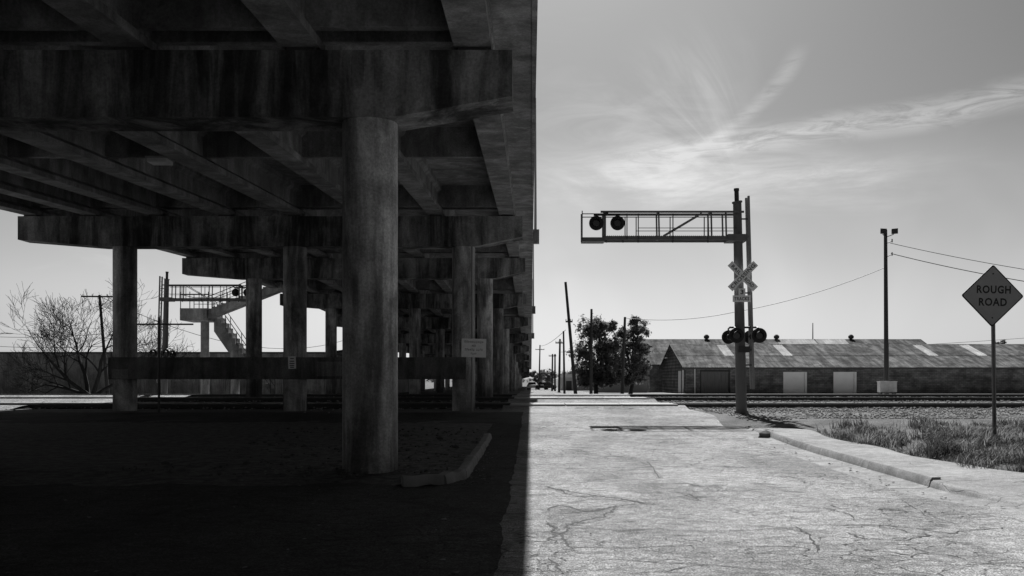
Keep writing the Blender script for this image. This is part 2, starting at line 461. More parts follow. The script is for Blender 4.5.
shade_sheet = tag(grid('deck_shade_pavement', rng(-21.5, -1.5, 0.8) + rng(-1.3, -0.3, .1), rng(-25, 36.9, 0.12), lambda x, y: (road_z(x, y) + .006) if x > -1.4 else g0(y) + 0.009 + 0.008 * noise.noise(Vector((x * .7, y * .7, 1))), 'deck_shade_asphalt'), kind='structure')  # pavement sheet with the deck's shade put into its colour
for vtx in shade_sheet.data.vertices:          # ragged edge of the sheet darkened for deck shade
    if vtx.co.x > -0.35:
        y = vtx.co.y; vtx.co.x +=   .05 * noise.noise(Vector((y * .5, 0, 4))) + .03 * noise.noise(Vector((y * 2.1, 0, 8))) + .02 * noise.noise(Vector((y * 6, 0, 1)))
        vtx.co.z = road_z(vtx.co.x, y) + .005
simple('bounce_gravel', 0.36, 0.35, 2.5, 0.95, 0.1, bstr=0.5, bscale=30)
tag(grid('bounce_gravel_yard', rng(8.5, 64, 1.5), rng(67, 89.0, 1.0), lambda x, y: g0(y) + .05 * sm(67, 69, y) + .004, 'bounce_gravel'), kind='structure')  # added yard, kept pale to bounce light onto the warehouse doors
tag(grid('side_road', rng(-36, -21.7, 1.0), rng(-25, 34, 1.0) + rng(34.2, 66, .2) + rng(67, 86, 1.0), lambda x, y: road_z(x, y), 'road_asphalt'), kind='structure')

# cracks, seams and worn patches of the road, traced on the ground
def ribbon(mb, pts, w, jit=0.02, up=0.006, step=0.06):
    P = [gp(*p) for p in pts]
    out = []
    for a, b2 in zip(P, P[1:]):
        n = max(2, int((b2 - a).length / step))
        for i in range(n): out.append(a.lerp(b2, i / n))
    out.append(P[-1])
    L = len(out); vs = []
    for i, q in enumerate(out):
        d = (out[min(i + 1, L - 1)] - out[max(i - 1, 0)]); d.z = 0
        if d.length < 1e-6: d = Vector((1, 0, 0))
        d.normalize(); nrm = Vector((-d.y, d.x, 0))
        k = noise.noise(Vector((q.x * 3, q.y * 3, w * 50))) + 0.6 * noise.noise(Vector((q.x * 11, q.y * 11, 5)))
        c = q + nrm * (k * jit * 2)
        ww = w * (0.35 + 0.9 * abs(noise.noise(Vector((q.x * 5, q.y * 5, 9))))) * min(1, (min(i, L - 1 - i) + 0.3) / 4)
        for sgn in (-1, 1):
            e = c + nrm * (sgn * ww); vs.append((e.x, e.y, road_z(e.x, e.y) + up))
    mb.add(vs, [(2 * i, 2 * i + 1, 2 * i + 3, 2 * i + 2) for i in range(L - 1)])
CR = [([(543, 513), (558, 507), (590, 513), (617, 509)], .022), ([(618, 508), (600, 518), (570, 527), (560, 538), (574, 551)], .016), ([(535, 490), (556, 492), (572, 497)], .016), ([(600, 502), (640, 503), (655, 507)], .02), ([(845, 531), (870, 528), (905, 532), (925, 537), (905, 542), (865, 541), (846, 534)], .012), ([(540, 487), (580, 495), (600, 498), (640, 503), (660, 506)], .020), ([(556, 516), (592, 513), (618, 507), (640, 506)], .018),
      ([(560, 545), (552, 540), (556, 530), (548, 524)], .02), ([(575, 531), (640, 532), (720, 533), (800, 529)], .009), ([(560, 549), (640, 550), (700, 547), (790, 549)], .009),
      ([(682, 484), (700, 488), (728, 486)], .016), ([(683, 494), (694, 498), (700, 502)], .016), ([(646, 462), (652, 468), (660, 480)], .010),
      ([(787, 526), (815, 527), (870, 526), (920, 531), (950, 535), (1010, 529)], .014), ([(790, 527), (810, 540), (820, 556)], .012), ([(818, 557), (860, 558), (900, 560)], .009),
      ([(600, 440), (640, 441), (690, 440)], .012), ([(640, 436), (700, 437)], .012), ([(698, 520), (730, 522)], .012), ([(560, 505), (600, 500)], .01),
      ([(690, 470), (760, 472), (800, 480)], .008), ([(820, 508), (850, 516), (858, 524)], .008), ([(905, 548), (930, 556)], .008), ([(900, 500), (930, 520)], .006),
      ([(560, 575), (555, 566), (545, 560)], .02)]
random.seed(11)
for i in range(34):                       # many fine transverse cracks
    Yc = 6.5 + 20 * random.random() ** 1.5; Xc = random.uniform(.4, 4.9); L = random.uniform(.5, 2.2); a = random.gauss(0, .35)
    pts = []
    for k in range(5):
        X_ = min(5.1, max(.1, Xc + (k / 4 - .5) * L * math.cos(a) + random.gauss(0, .05))); Y_ = Yc + (k / 4 - .5) * L * math.sin(a) + random.gauss(0, .10)
        pts.append((VX + X_ * F / Y_, VY + (CZ - G(X_, Y_)) * F / Y_))
    CR.append((pts, random.uniform(.003, .0085)))
for pts, w in CR:
    mb = MB(); ribbon(mb, pts, w * 1.5, 0.045 if w > .01 else 0.015)
    mb.build('road_crack', 'crack_tar', road)
def patch(poly, mat, up):
    P = [gp(*p) for p in poly]; c = sum(P, Vector()) / len(P); out = []
    for a, b2 in zip(P, P[1:] + P[:1]):
        n = max(2, int((b2 - a).length / 0.05))
        for i in range(n):
            q = a.lerp(b2, i / n)
            k = noise.noise(Vector((q.x * 4, q.y * 4, 2))) * .16 + noise.noise(Vector((q.x * 14, q.y * 14, 7))) * .08
            out.append(q + (q - c).normalized() * k)
    mb = MB(); n = len(out); rings = 5; vs = []
    for r in range(1, rings + 1):
        for q in out:
            e = c.lerp(q, r / rings); vs.append((e.x, e.y, road_z(e.x, e.y) + up))
    vs.append((c.x, c.y, road_z(c.x, c.y) + up)); ce = len(vs) - 1
    fs = [(ce, i, (i + 1) % n) for i in range(n)]
    for r in range(rings - 1): fs += [(r * n + i, r * n + (i + 1) % n, (r + 1) * n + (i + 1) % n, (r + 1) * n + i) for i in range(n)]
    mb.add(vs, fs); mb.build('road_patch', mat, road)
patch([(543, 512), (560, 505), (592, 512), (618, 508), (610, 520), (570, 528), (560, 540), (575, 552), (555, 556), (540, 548), (556, 530)], 'patch_asphalt', .003)
patch([(538, 560), (552, 556), (566, 566), (560, 580), (545, 580)], 'patch_asphalt', .003)
patch([(640, 462), (652, 466), (664, 480), (655, 478), (646, 470)], 'patch_asphalt', .003)
patch([(680, 494), (696, 497), (702, 503), (690, 501)], 'patch_asphalt', .003)
patch([(684, 484), (706, 487), (728, 485), (705, 491)], 'patch_asphalt', .003)
patch([(556, 492), (600, 495), (640, 502), (600, 501), (572, 498)], 'patch_asphalt', .003)

# litter under the bridge and along the gutter
mb = MB()
def shard(c, r):
    t = random.random() * 6.28; n = 4
    vs = [(c[0] + r * random.uniform(.4, 1) * math.cos(t + i * 1.57), c[1] + r * random.uniform(.4, 1) * math.sin(t + i * 1.57), c[2] + random.uniform(0, .6) * r) for i in range(n)]
    mb.add(vs, [(0, 1, 2, 3)])
for i in range(150):
    y = random.uniform(9, 26); x = random.uniform(-5, 5.2); shard((x, y, road_z(x, y) + .008), random.uniform(.008, .03))
for i in range(160):
    y = random.uniform(12, 28); x = gutter_x(y) + random.gauss(.15, .12); shard((x, y, g0(y) + .03), random.uniform(.01, .05))
for (px, py) in ((455, 574), (500, 437), (444, 520)): q = gp(px, py, .02); shard(q, .06)
for i in range(260):
    y = random.uniform(6, 30); x = random.uniform(-14, -.4); shard((x, y, g0(y) + .03), random.uniform(.01, .045))
for i in range(420):
    x, y = random.uniform(-4.5, -1.25), 14.8 + abs(random.gauss(0, 3)); shard((x, y, g0(y) + .165), random.uniform(.015, .05))
for i in range(160):
    x, y = random.gauss(-.95, .15), random.uniform(13.9, 22); shard((x, y, g0(y) + .03), random.uniform(.012, .04))
tag(mb.build('leaf_litter', 'litter'), 'scattered dry leaves and scraps on the road and gutter', 'litter', kind='stuff')

# ------------------------------------------------------------------ footpath, kerb and gutter on the right
sw = tag(grid('sidewalk', rng(0, 1, .25), rng(10.2, 29, .5), lambda t, y: 0, 'kerb_concrete'), kind='structure')
for vtx in sw.data.vertices:
    t, y = vtx.co.x, vtx.co.y; x = gutter_x(y) + .64 + PW + t * .9
    vtx.co = (x, y, g0(y) + .02)
def top_z(x, y):          # surface of the footpath; it dips to the road at the near driveway
    hk = .152 if y > 14.17 else max(.018, .02 + .095 * (y - 12.2) / 1.95)
    k = sm(0, 1.1, x - gutter_x(y) - .6 - PW)
    full = .018 + .135 * sm(10.8, 13.6, y)
    return g0(y) + .03 + (hk + (max(hk, full) - hk) * k) * sm(28.6, 25.2, y)
def slab_piece(y0, y1):
    mb = MB(); n = 5; vs = []; k = 6
    for j in range(n + 1):
        y = y0 + (y1 - y0) * j / n
        for i in range(k + 1):
            xa = gutter_x(y) + .605 + PW; xb = 7.3 + .12 * math.sin(y * 1.3) + (max(0, 15.5 - y) * .45)
            x = xa + (xb - xa) * i / k
            vs.append((x, y, top_z(x, y) + .004 * noise.noise(Vector((x * 3, y * 3, 0)))))
    m0 = len(vs); vs += [(a, b2, c - .12) for a, b2, c in vs]
    q = k + 1
    fs = [(j * q + i, j * q + i + 1, (j + 1) * q + i + 1, (j + 1) * q + i) for j in range(n) for i in range(k)]
    fs += [(m0 + a, a, a + q, m0 + a + q) for a in [j * q for j in range(n)]] + [(a, m0 + a, m0 + a + q, a + q) for a in [j * q + k for j in range(n)]]
    fs += [(i, m0 + i, m0 + i + 1, i + 1) for i in range(k)] + [(n * q + i + 1, m0 + n * q + i + 1, m0 + n * q + i, n * q + i) for i in range(k)]
    mb.add(vs, fs); mb.build('paving_slab', 'kerb_concrete', sw)
y = 10.3
while y < 28.5:
    L = random.uniform(1.75, 1.95); slab_piece(y, y + L - .012); y += L
kerb = thing('kerb', 'pale concrete kerb and gutter with a cracked end beside the sunlit footpath', 'kerb', (5.8, 14.2, 0))
def kerb_piece(y0, y1, h0, h1, name='kerb_stone'):
    mb = MB(); n = 6; prof = lambda h: [(0, -.06), (0, -.006), (.40 + PW, .006), (.43 + PW, .02), (.455 + PW, h * .75 + .01), (.485 + PW, h + .008), (.61 + PW, h + .012), (.61 + PW, -.06)]
    vs = []
    for j in range(n + 1):
        y = y0 + (y1 - y0) * j / n; h = h0 + (h1 - h0) * j / n
        vs += [(gutter_x(y) + a, y, g0(y) + .022 + c + .006 * noise.noise(Vector((a * 9, y * 2.5, 1)))) for a, c in prof(h)]
    k = 8
    fs = [(j * k + i, j * k + (i + 1) % k, (j + 1) * k + (i + 1) % k, (j + 1) * k + i) for j in range(n) for i in range(k)]
    fs += [tuple(range(k)), tuple(range(n * k + k - 1, n * k - 1, -1))]
    mb.add(vs, fs); mb.build(name, 'kerb_concrete', kerb, True)
kerb_piece(12.2, 14.15, .02, .115)
for y0, y1 in ((14.19, 17.0), (17.012, 20.0), (20.012, 23.0), (23.012, 25.4)): kerb_piece(y0, y1, .15, .15)
kerb_piece(25.412, 28.4, .14, .0)
kerb_piece(10.3, 12.188, .012, .02, 'gutter_apron')
mb = MB()
ribbon_pts = [(944, 492), (938, 485), (950, 479), (956, 478)]
for i in range(3):
    a = Vector((gutter_x(14.17) + .1 + .17 * i, 14.17, g0(14.17) + .03 + (.0 if i < 2 else .13)))
# broken lump at the far end of the kerb
def rock(mb, c, r, sq=.7):
    ico = [(0, 0, 1), (.89, 0, .45), (.28, .85, .45), (-.72, .53, .45), (-.72, -.53, .45), (.28, -.85, .45), (.72, .53, -.45), (-.28, .85, -.45), (-.89, 0, -.45), (-.28, -.85, -.45), (.72, -.53, -.45), (0, 0, -1)]
    fs = [(0, 1, 2), (0, 2, 3), (0, 3, 4), (0, 4, 5), (0, 5, 1), (1, 6, 2), (2, 7, 3), (3, 8, 4), (4, 9, 5), (5, 10, 1), (6, 7, 2), (7, 8, 3), (8, 9, 4), (9, 10, 5), (10, 6, 1), (11, 7, 6), (11, 8, 7), (11, 9, 8), (11, 10, 9), (11, 6, 10)]
    t = random.random() * 6.28; ct, st = math.cos(t), math.sin(t); e = random.uniform(.6, 1)
    vs = []
    for x, y, z in ico:
        k = r * random.uniform(.75, 1.2); x, y = x * ct * k - y * st * k * e, x * st * k + y * ct * k * e
        vs.append((c[0] + x, c[1] + y, c[2] + z * k * sq))
    mb.add(vs, fs)
mb = MB()
for i in range(500):
    y = 6.5 + 22 * random.random(); x = random.uniform(.1, gutter_x(y)) if random.random() < .6 else gutter_x(y) + random.gauss(-.1, .25)
    rock(mb, (x, y, road_z(x, y)), random.uniform(.003, .009))
tag(mb.build('loose_pebbles', 'rubble'), 'loose dark pebbles lying on the sunlit road', 'pebbles', kind='stuff')
q = gp(767, 438); mb = MB(); rock(mb, q + Vector((-.05, -.1, .07)), .2, .7); rock(mb, q + Vector((.14, -.02, .10)), .13, .8); rock(mb, q + Vector((-.22, -.15, .04)), .08, .8)
tag(mb.build('concrete_lump', 'old_kerb_concrete'), 'broken dark lump of concrete at the far end of the pale kerb', 'rubble')

# ------------------------------------------------------------------ kerbed island around the front column
isl = thing('kerbed_island', 'kerbed earth island with a worn corner around the front column', 'traffic island', (-1.3, 15, 0))
IX, IY = -1.12, 14.55
def isl_piece(a, b2, w=.17, h=.17):
    a, b2 = Vector(a), Vector(b2); d = (b2 - a).normalized(); n = Vector((-d.y, d.x, 0)); mb = MB(); K = 8; vs = []
    for j in range(K + 1):
        q = a.lerp(b2, j / K)
        for o, z in ((-w / 2 - .02, 0), (-w / 2, h * .8), (-w / 2 + .03, h), (w / 2 - .02, h), (w / 2, h * .9), (w / 2, 0)):
            e = q + n * (o + .03 * noise.noise(Vector((q.x * 4, q.y * 4, o * 9)))); vs.append((e.x, e.y, g0(e.y) + z + .045 * noise.noise(Vector((q.x * 3.1, q.y * 3.1, z * 6)))))
    fs = [(j * 6 + i, j * 6 + (i + 1) % 6, (j + 1) * 6 + (i + 1) % 6, (j + 1) * 6 + i) for j in range(K) for i in range(6)] + [tuple(range(6)), tuple(range(K * 6 + 5, K * 6 - 1, -1))]
    mb.add(vs, fs); mb.build('kerb_stone', 'island_kerb', isl, True)
xx = -20.5
pass
isl_piece((-1.95, IY - .004, 0), (-1.36, IY + .22, 0)); isl_piece((-1.385, IY + .19, 0), (IX, IY + .95, 0))
for y0 in (15.52, 18.6, 21.7): isl_piece((IX, y0, 0), (IX, y0 + 3.05, 0))
mb = MB()
xg = rng(-20.5, IX - .05, .5); yg = rng(IY + .02, 31.5, .5)
grid('soil', xg, yg, lambda x, y: g0(y) + .12 * sm(31.5, 25, y) * max(sm(IY - .2, IY + 2.6, y), sm(-2.15, -1.85, x)) + .03 * noise.noise(Vector((x * 1.2, y * 1.2, 0))) - (.25 if (x > -1.6 and y < 15.2) else 0), 'island_soil', isl)
mb = MB()
for i in range(500):
    x, y = random.uniform(-7, IX - .15), random.uniform(IY + .4, 27)
    rock(mb, (x, y, g0(y) + .12), random.uniform(.012, .05) * (1 if random.random() < .93 else 2))
for i in range(90):
    x, y = random.gauss(-.9, .25), random.uniform(14.3, 17.5); rock(mb, (x, y, g0(y) + .02), random.uniform(.01, .035))
tag(mb.build('rubble_stones', 'rubble'), 'small stones scattered on the earth island under the bridge', 'stones', kind='stuff')

# ------------------------------------------------------------------ railway tracks
def rail_profile(mb, yc, x0, x1, z):
    pr = [(-.07, 0), (.07, 0), (.07, .02), (.012, .04), (.012, .125), (.036, .135), (.036, .168), (-.036, .168), (-.036, .135), (-.012, .125), (-.012, .04), (-.07, .02)]
    mb.prism([(yc + a, z + c) for a, c in pr], 'x', x0, x1)
for k, (ty, lab) in enumerate(zip(TRACKS, ('rusty railway track nearest to the signal mast', 'middle railway track of the three crossing the road', 'farthest railway track, next to the brick warehouse'))):
    tr = thing('railway_track', lab, 'railway track', (9, ty, G(9, ty)), 'railway tracks crossing the road')
    for o in (-.7525, .7525):
        mb = MB(); z = g0(ty) + .03; rail_profile(mb, ty + o, -75, 85, z)
        r = mb.build('rail', 'rail_steel', tr)
        mb = MB(); mb.box((-75, ty + o - .03, z + .1685), (85, ty + o + .03, z + .171)); h = mb.build('running_surface', 'rail_polished', None); h.parent = r
    mb = MB(); xx = -70
    while xx < 80:
        if not (-1.2 < xx < 6.6):
            w = .23 + random.uniform(-.02, .03); mb.box((xx, ty - 1.3 + random.uniform(-.05, .05), g0(ty) - .1), (xx + w, ty + 1.3 + random.uniform(-.05, .05), g0(ty) + .03 + random.uniform(-.02, .005)))
        xx += .56
    tag(mb.build('sleepers', 'timber_sleeper', tr), kind='stuff')
    # crossing panels let into the road
    for (a, b2) in ((-.66, .66), (.85, 1.35), (-1.35, -.85)):
        for i in range(3):
            xa = -.9 + i * 2.4; mb = MB(); zt = g0(ty) + .192 + random.uniform(-.004, .006)
            mb.box((xa, ty + a, zt - .16), (xa + 2.37, ty + b2, zt)); mb.build('crossing_panel', 'panel_concrete', tr)
mb = MB()
for i in range(9000):
    t = random.choice(TRACKS); x = random.uniform(6.6, 40) if random.random() < .8 else random.uniform(-45, -1.2)
    y = t + random.gauss(0, 1.7); y = min(y, 68)
    rock(mb, (x, y, G(x, y) + .02 + .05 * max(0, 1 - abs(y - t) / 2)), random.uniform(.025, .065))
for i in range(3500):
    x = random.uniform(7, 26); y = random.uniform(31, 41)
    rock(mb, (x, y, G(x, y) + .015), random.uniform(.015, .06))
tag(mb.build('ballast', 'ballast_stone'), 'grey stone ballast around the railway tracks', 'gravel', kind='stuff')

# ================================================================== THE OVERPASS
BENTS = [-28.0, -6.2, 16.3, 38.9, 57.0, 79.0, 101.0, 123.0, 145.0, 167.0, 189.0, 211.0, 233.0, 255.0]
CAPZ = [4.9, 6.0, 7.06, 8.13, 8.72, 8.55, 8.0, 7.3, 6.5, 5.65, 4.8, 4.0, 3.3, 2.7]
GIRD = [-0.97, -3.82, -6.66, -9.5, -12.3, -15.1, -17.7, -20.1]
GD = 1.16
op = thing('highway_overpass', 'long concrete highway overpass on round columns, casting the deep shade', 'bridge', (-10, 16.3, 0))
flange = [(-.31, 0), (.31, 0), (.31, .16), (.10, .32), (.10, .86), (.24, .98), (.24, GD), (-.24, GD), (-.24, .98), (-.10, .86), (-.10, .32), (-.31, .16)]
for i in range(len(BENTS) - 1):
    y0, y1, z0, z1 = BENTS[i], BENTS[i + 1], CAPZ[i] + .09, CAPZ[i + 1] + .09
    for gx in GIRD:
        mb = MB(); mb.prism([(gx + a, c) for a, c in flange], 'y', y0 + .03, y1 - .03, z0, z1)
        mb.build('girder', 'girder_concrete', op)
    mb = MB(); mb.prism([(-21.25, GD + .001), (.12, GD + .001), (.12, GD + .24), (-21.25, GD + .24)], 'y', y0 + .012, y1 - .012, z0, z1)
    # drip bead under the slab edge
    mb.prism([(.02, GD - .03), (.118, GD - .03), (.118, GD + .0), (.02, GD + .0)], 'y', y0 + .02, y1 - .02, z0, z1)
    mb.build('deck_slab', 'deck_concrete', op)
    for (xa, xb) in ((-.27, .1), (-21.23, -20.9)):
        mb = MB(); mb.prism([(xa, GD + .24), (xb + .015, GD + .24), (xb, GD + 1.05), (xa + .08, GD + 1.05)], 'y', y0 + .012, y1 - .012, z0, z1)
        mb.build('parapet', 'deck_concrete', op)
    for t in (.018, .5, .982) if BENTS[i] > -10 and i < 9 else (.018,):
        yy = y0 + (y1 - y0) * t; zz = z0 + (z1 - z0) * t
        for ga, gb in zip(GIRD[1:], GIRD):
            mb = MB(); mb.box((ga + .105, yy - .1, zz + .30), (gb - .105, yy + .1, zz + GD - .002)); mb.build('diaphragm', 'girder_concrete', op)
    # precast deck-panel edges seen from below
COLX = (-2.73, -9.56, -16.45)
def bent(i, Y, zt, seen=True):
    top, bot, end = zt, zt - 1.2, zt - .82
    mb = MB()
    prof = [(-20.55, top), (-20.55, end - .12), (-17.3, bot), (-2.2, bot), (-.34, end), (-.34, top)]
    if i == 2: prof = [(-20.6, top), (-20.6, end), (-17.3, bot + .1), (-2.25, bot + .1), (-.31, top - .76), (-.31, top)]
    mb.prism(prof, 'y', Y - .47, Y + .47)
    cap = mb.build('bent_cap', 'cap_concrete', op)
    for gx in GIRD:
        mb = MB(); mb.box((gx - .24, Y - .4, top - .01), (gx + .24, Y + .4, top + .088)); mb.build('bearing_pad', 'steel_dark', cap)
    for cx in COLX:
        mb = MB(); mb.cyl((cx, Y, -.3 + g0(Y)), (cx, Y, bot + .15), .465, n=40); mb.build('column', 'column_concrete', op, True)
for i, (Y, z) in enumerate(zip(BENTS, CAPZ)): bent(i, Y, z)
# tie beam of the second bent
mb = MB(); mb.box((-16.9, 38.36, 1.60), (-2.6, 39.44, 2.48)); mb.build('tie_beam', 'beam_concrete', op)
mb = MB(); mb.box((-8.55, 38.348, 1.72), (-7.35, 38.36, 2.3)); mb.build('paint_patch', 'faded_paint', op)
mb = MB(); mb.box((-16.75, 38.35, 1.62), (-16.1, 38.36, 2.0)); mb.build('paint_patch', 'faded_paint', op)
# drain pipe on the right column of the second bent, conduit along the slab
mb = MB(); mb.cyl((-2.35, 38.38, .1), (-2.35, 38.38, 6.9), .05, n=8); mb.build('drain_pipe', 'galvanised', op)
# small lamp under the deck
lf = thing('deck_lamp', 'small pale flat lamp fixed under the bridge deck', 'lamp', (-11.0, 26.6, 8.9))
q = at(160, 163.5, 27.5)
mb = MB(); mb.box((q.x - .28, q.y - .25, q.z), (q.x + .28, q.y + .25, q.z + .1)); mb.build('diffuser', 'cabinet_paint', lf)
mb = MB(); mb.box((q.x - .32, q.y - .29, q.z + .1), (q.x + .32, q.y + .29, q.z + .16)); mb.cyl((q.x, q.y, q.z + .15), (q.x, q.y, q.z + 1.3), .03); mb.build('housing', 'galvanised', lf)

# light poles standing on the parapet
def lamp_post(Y, z, h, label, first=False):
    t = thing('lamp_post', label, 'lamp post', (.28, Y, z), 'light poles on the bridge parapet')
    mb = MB(); mb.box((.09, Y - .25, z - .75), (.52, Y + .25, z + .12)); mb.build('base_bracket', 'deck_concrete', t)
    mb = MB(); mb.cyl((.28, Y, z + .12), (.28, Y, z + h), .09, .05, n=10); mb.build('pole', 'galvanised', t, True)
    mb = MB(); mb.cyl((.28, Y, z + h - .05), (-1.9, Y, z + h + .5), .045, .035, n=8); mb.build('arm', 'galvanised', t, True)
    mb = MB(); mb.prism([(-2.7, z + h + .42), (-1.9, z + h + .42), (-1.9, z + h + .58), (-2.5, z + h + .60), (-2.7, z + h + .5)], 'y', Y - .16, Y + .16); mb.build('lamp_head', 'galvanised', t)
def decktop(Y):
    for (a, b2, za, zb) in zip(BENTS, BENTS[1:], CAPZ, CAPZ[1:]):
        if a <= Y <= b2: return za + (zb - za) * (Y - a) / (b2 - a) + .09 + GD + 1.0
lamp_post(61, decktop(61), 8.5, 'nearest light pole on the sunny bridge edge, boxy base hanging over the side')
lamp_post(112, decktop(112), 8.5, 'second light pole along the sunny bridge edge, far off')
lamp_post(150, decktop(150), 8.5, 'farthest light pole on the sunny bridge edge, tiny in the distance')

# notices on the bridge
nb = thing('notice_board', 'white four-line notice board fixed to the dark column under the bridge', 'sign', (-2.3, 38.3, 2.5))
s2 = 38.25 / F
cx, cz = (473.8 - VX) * s2, CZ + (VY - 348) * s2
mb = MB(); w, h = 24.6 * s2, 18.5 * s2
tilt = math.radians(-1.5)
R, U = Vector((math.cos(tilt), 0, math.sin(tilt))), Vector((-math.sin(tilt), 0, math.cos(tilt)))
def board(mb, c, R, U, w, h, th=.01):
    N = R.cross(U); c = Vector(c)
    vs = [c + R * (i * w / 2) + U * (j * h / 2) + N * k for k in (0, -th) for i, j in ((-1, -1), (1, -1), (1, 1), (-1, 1))]
    mb.add(vs, [(0, 1, 2, 3), (7, 6, 5, 4), (0, 4, 5, 1), (1, 5, 6, 2), (2, 6, 7, 3), (3, 7, 4, 0)])
c0 = Vector((cx, 38.25, cz)); board(mb, c0, R, U, w, h); pn = mb.build('panel', 'placard_white', nb)
# three of the four lines are worn past reading: kept as letter-sized dark marks, NO is legible
def worn_line(c, w, h, n):
    mb = MB()
    for i in range(n):
        a = c + R * ((i + .5) / n - .5) * w + R.cross(U) * .004
        if random.random() < .12: continue
        k = w / n * .62
        vs = []
        for px_, py_, pw, ph in ((-.4, 0, .2, 1), (.35, 0, .2, random.choice((.5, 1))), (0, random.choice((-.4, 0, .4)), .8, .2)):
            e = a + R * px_ * k + U * py_ * h
            board(mb, e, R, U, pw * k, ph * h, .001)
    mb.build('worn_lettering', 'sign_black', pn)
worn_line(c0 + U * .24, .78, .09, 10); text('NO', .15, .09, c0 + U * .09, R, U, 'sign_black', pn); worn_line(c0 - U * .07, .72, .09, 11); worn_line(c0 - U * .23, .24, .08, 4)
mb = MB(); mb.box((cx - .5, 38.262, cz + .1), (cx - .1, 38.4, cz + .14)); mb.box((cx - .5, 38.262, cz - .2), (cx - .1, 38.4, cz - .16)); mb.build('bracket', 'galvanised', nb)
pl = thing('placard', 'narrow white placard with dark lines on the bridge tie beam', 'sign', (-9.5, 38.3, 1.9))
pc = at(292, 362.5, 38.34); mb = MB(); board(mb, pc, Vector((1, 0, .03)).normalized(), Vector((-.03, 0, 1)).normalized(), .31, .50); pp = mb.build('panel', 'placard_white', pl)
mb = MB()
for o, ww in ((.16, .14), (.05, .18), (-.04, .2), (-.12, .18), (-.19, .16)): board(mb, pc + Vector((0, -.004, o)), Vector((1, 0, 0)), Vector((0, 0, 1)), ww, .035, .001)
mb.build('worn_lettering', 'sign_black', pp)

# ================================================================== CROSSING SIGNALS
def lamp(parent, c, r, face=-1, name='signal_light'):
    """round background plate with lens and visor; face -1 looks towards the camera side"""
    c = Vector(c); f = Vector((0, face, 0)); K = 24
    mb = MB(); mb.cyl(c, c + f * .03, r, r, K); o = mb.build(name, 'black_paint', parent, True)
    mb = MB(); mb.cyl(c + f * -.28, c, r * .42, r * .5, 16); h = mb.build('housing', 'black_paint', None, True); h.parent = o
    mb = MB(); mb.cyl(c + f * .03, c + f * .05, r * .5, r * .46, K); h = mb.build('lens', 'lens_dark', None, True); h.parent = o
    mb = MB(); vs = []; n = 16
    for i in range(n + 1):
        t = math.radians(-35) + math.radians(250) * i / n
        for rr, dd in ((r * .54, .03), (r * .56, .03 + .30 * (.35 + .65 * max(0, math.sin(t)))), (r * .52, .03 + .30 * (.35 + .65 * max(0, math.sin(t)))), (r * .51, .03)):
            vs.append(c + f * dd + Vector((math.cos(t) * rr, 0, math.sin(t) * rr)))
    fs = [(4 * i + a, 4 * i + (a + 1) % 4, 4 * i + 4 + (a + 1) % 4, 4 * i + 4 + a) for i in range(n) for a in range(4)]
    mb.add(vs, fs); h = mb.build('visor', 'black_paint', None, True); h.parent = o

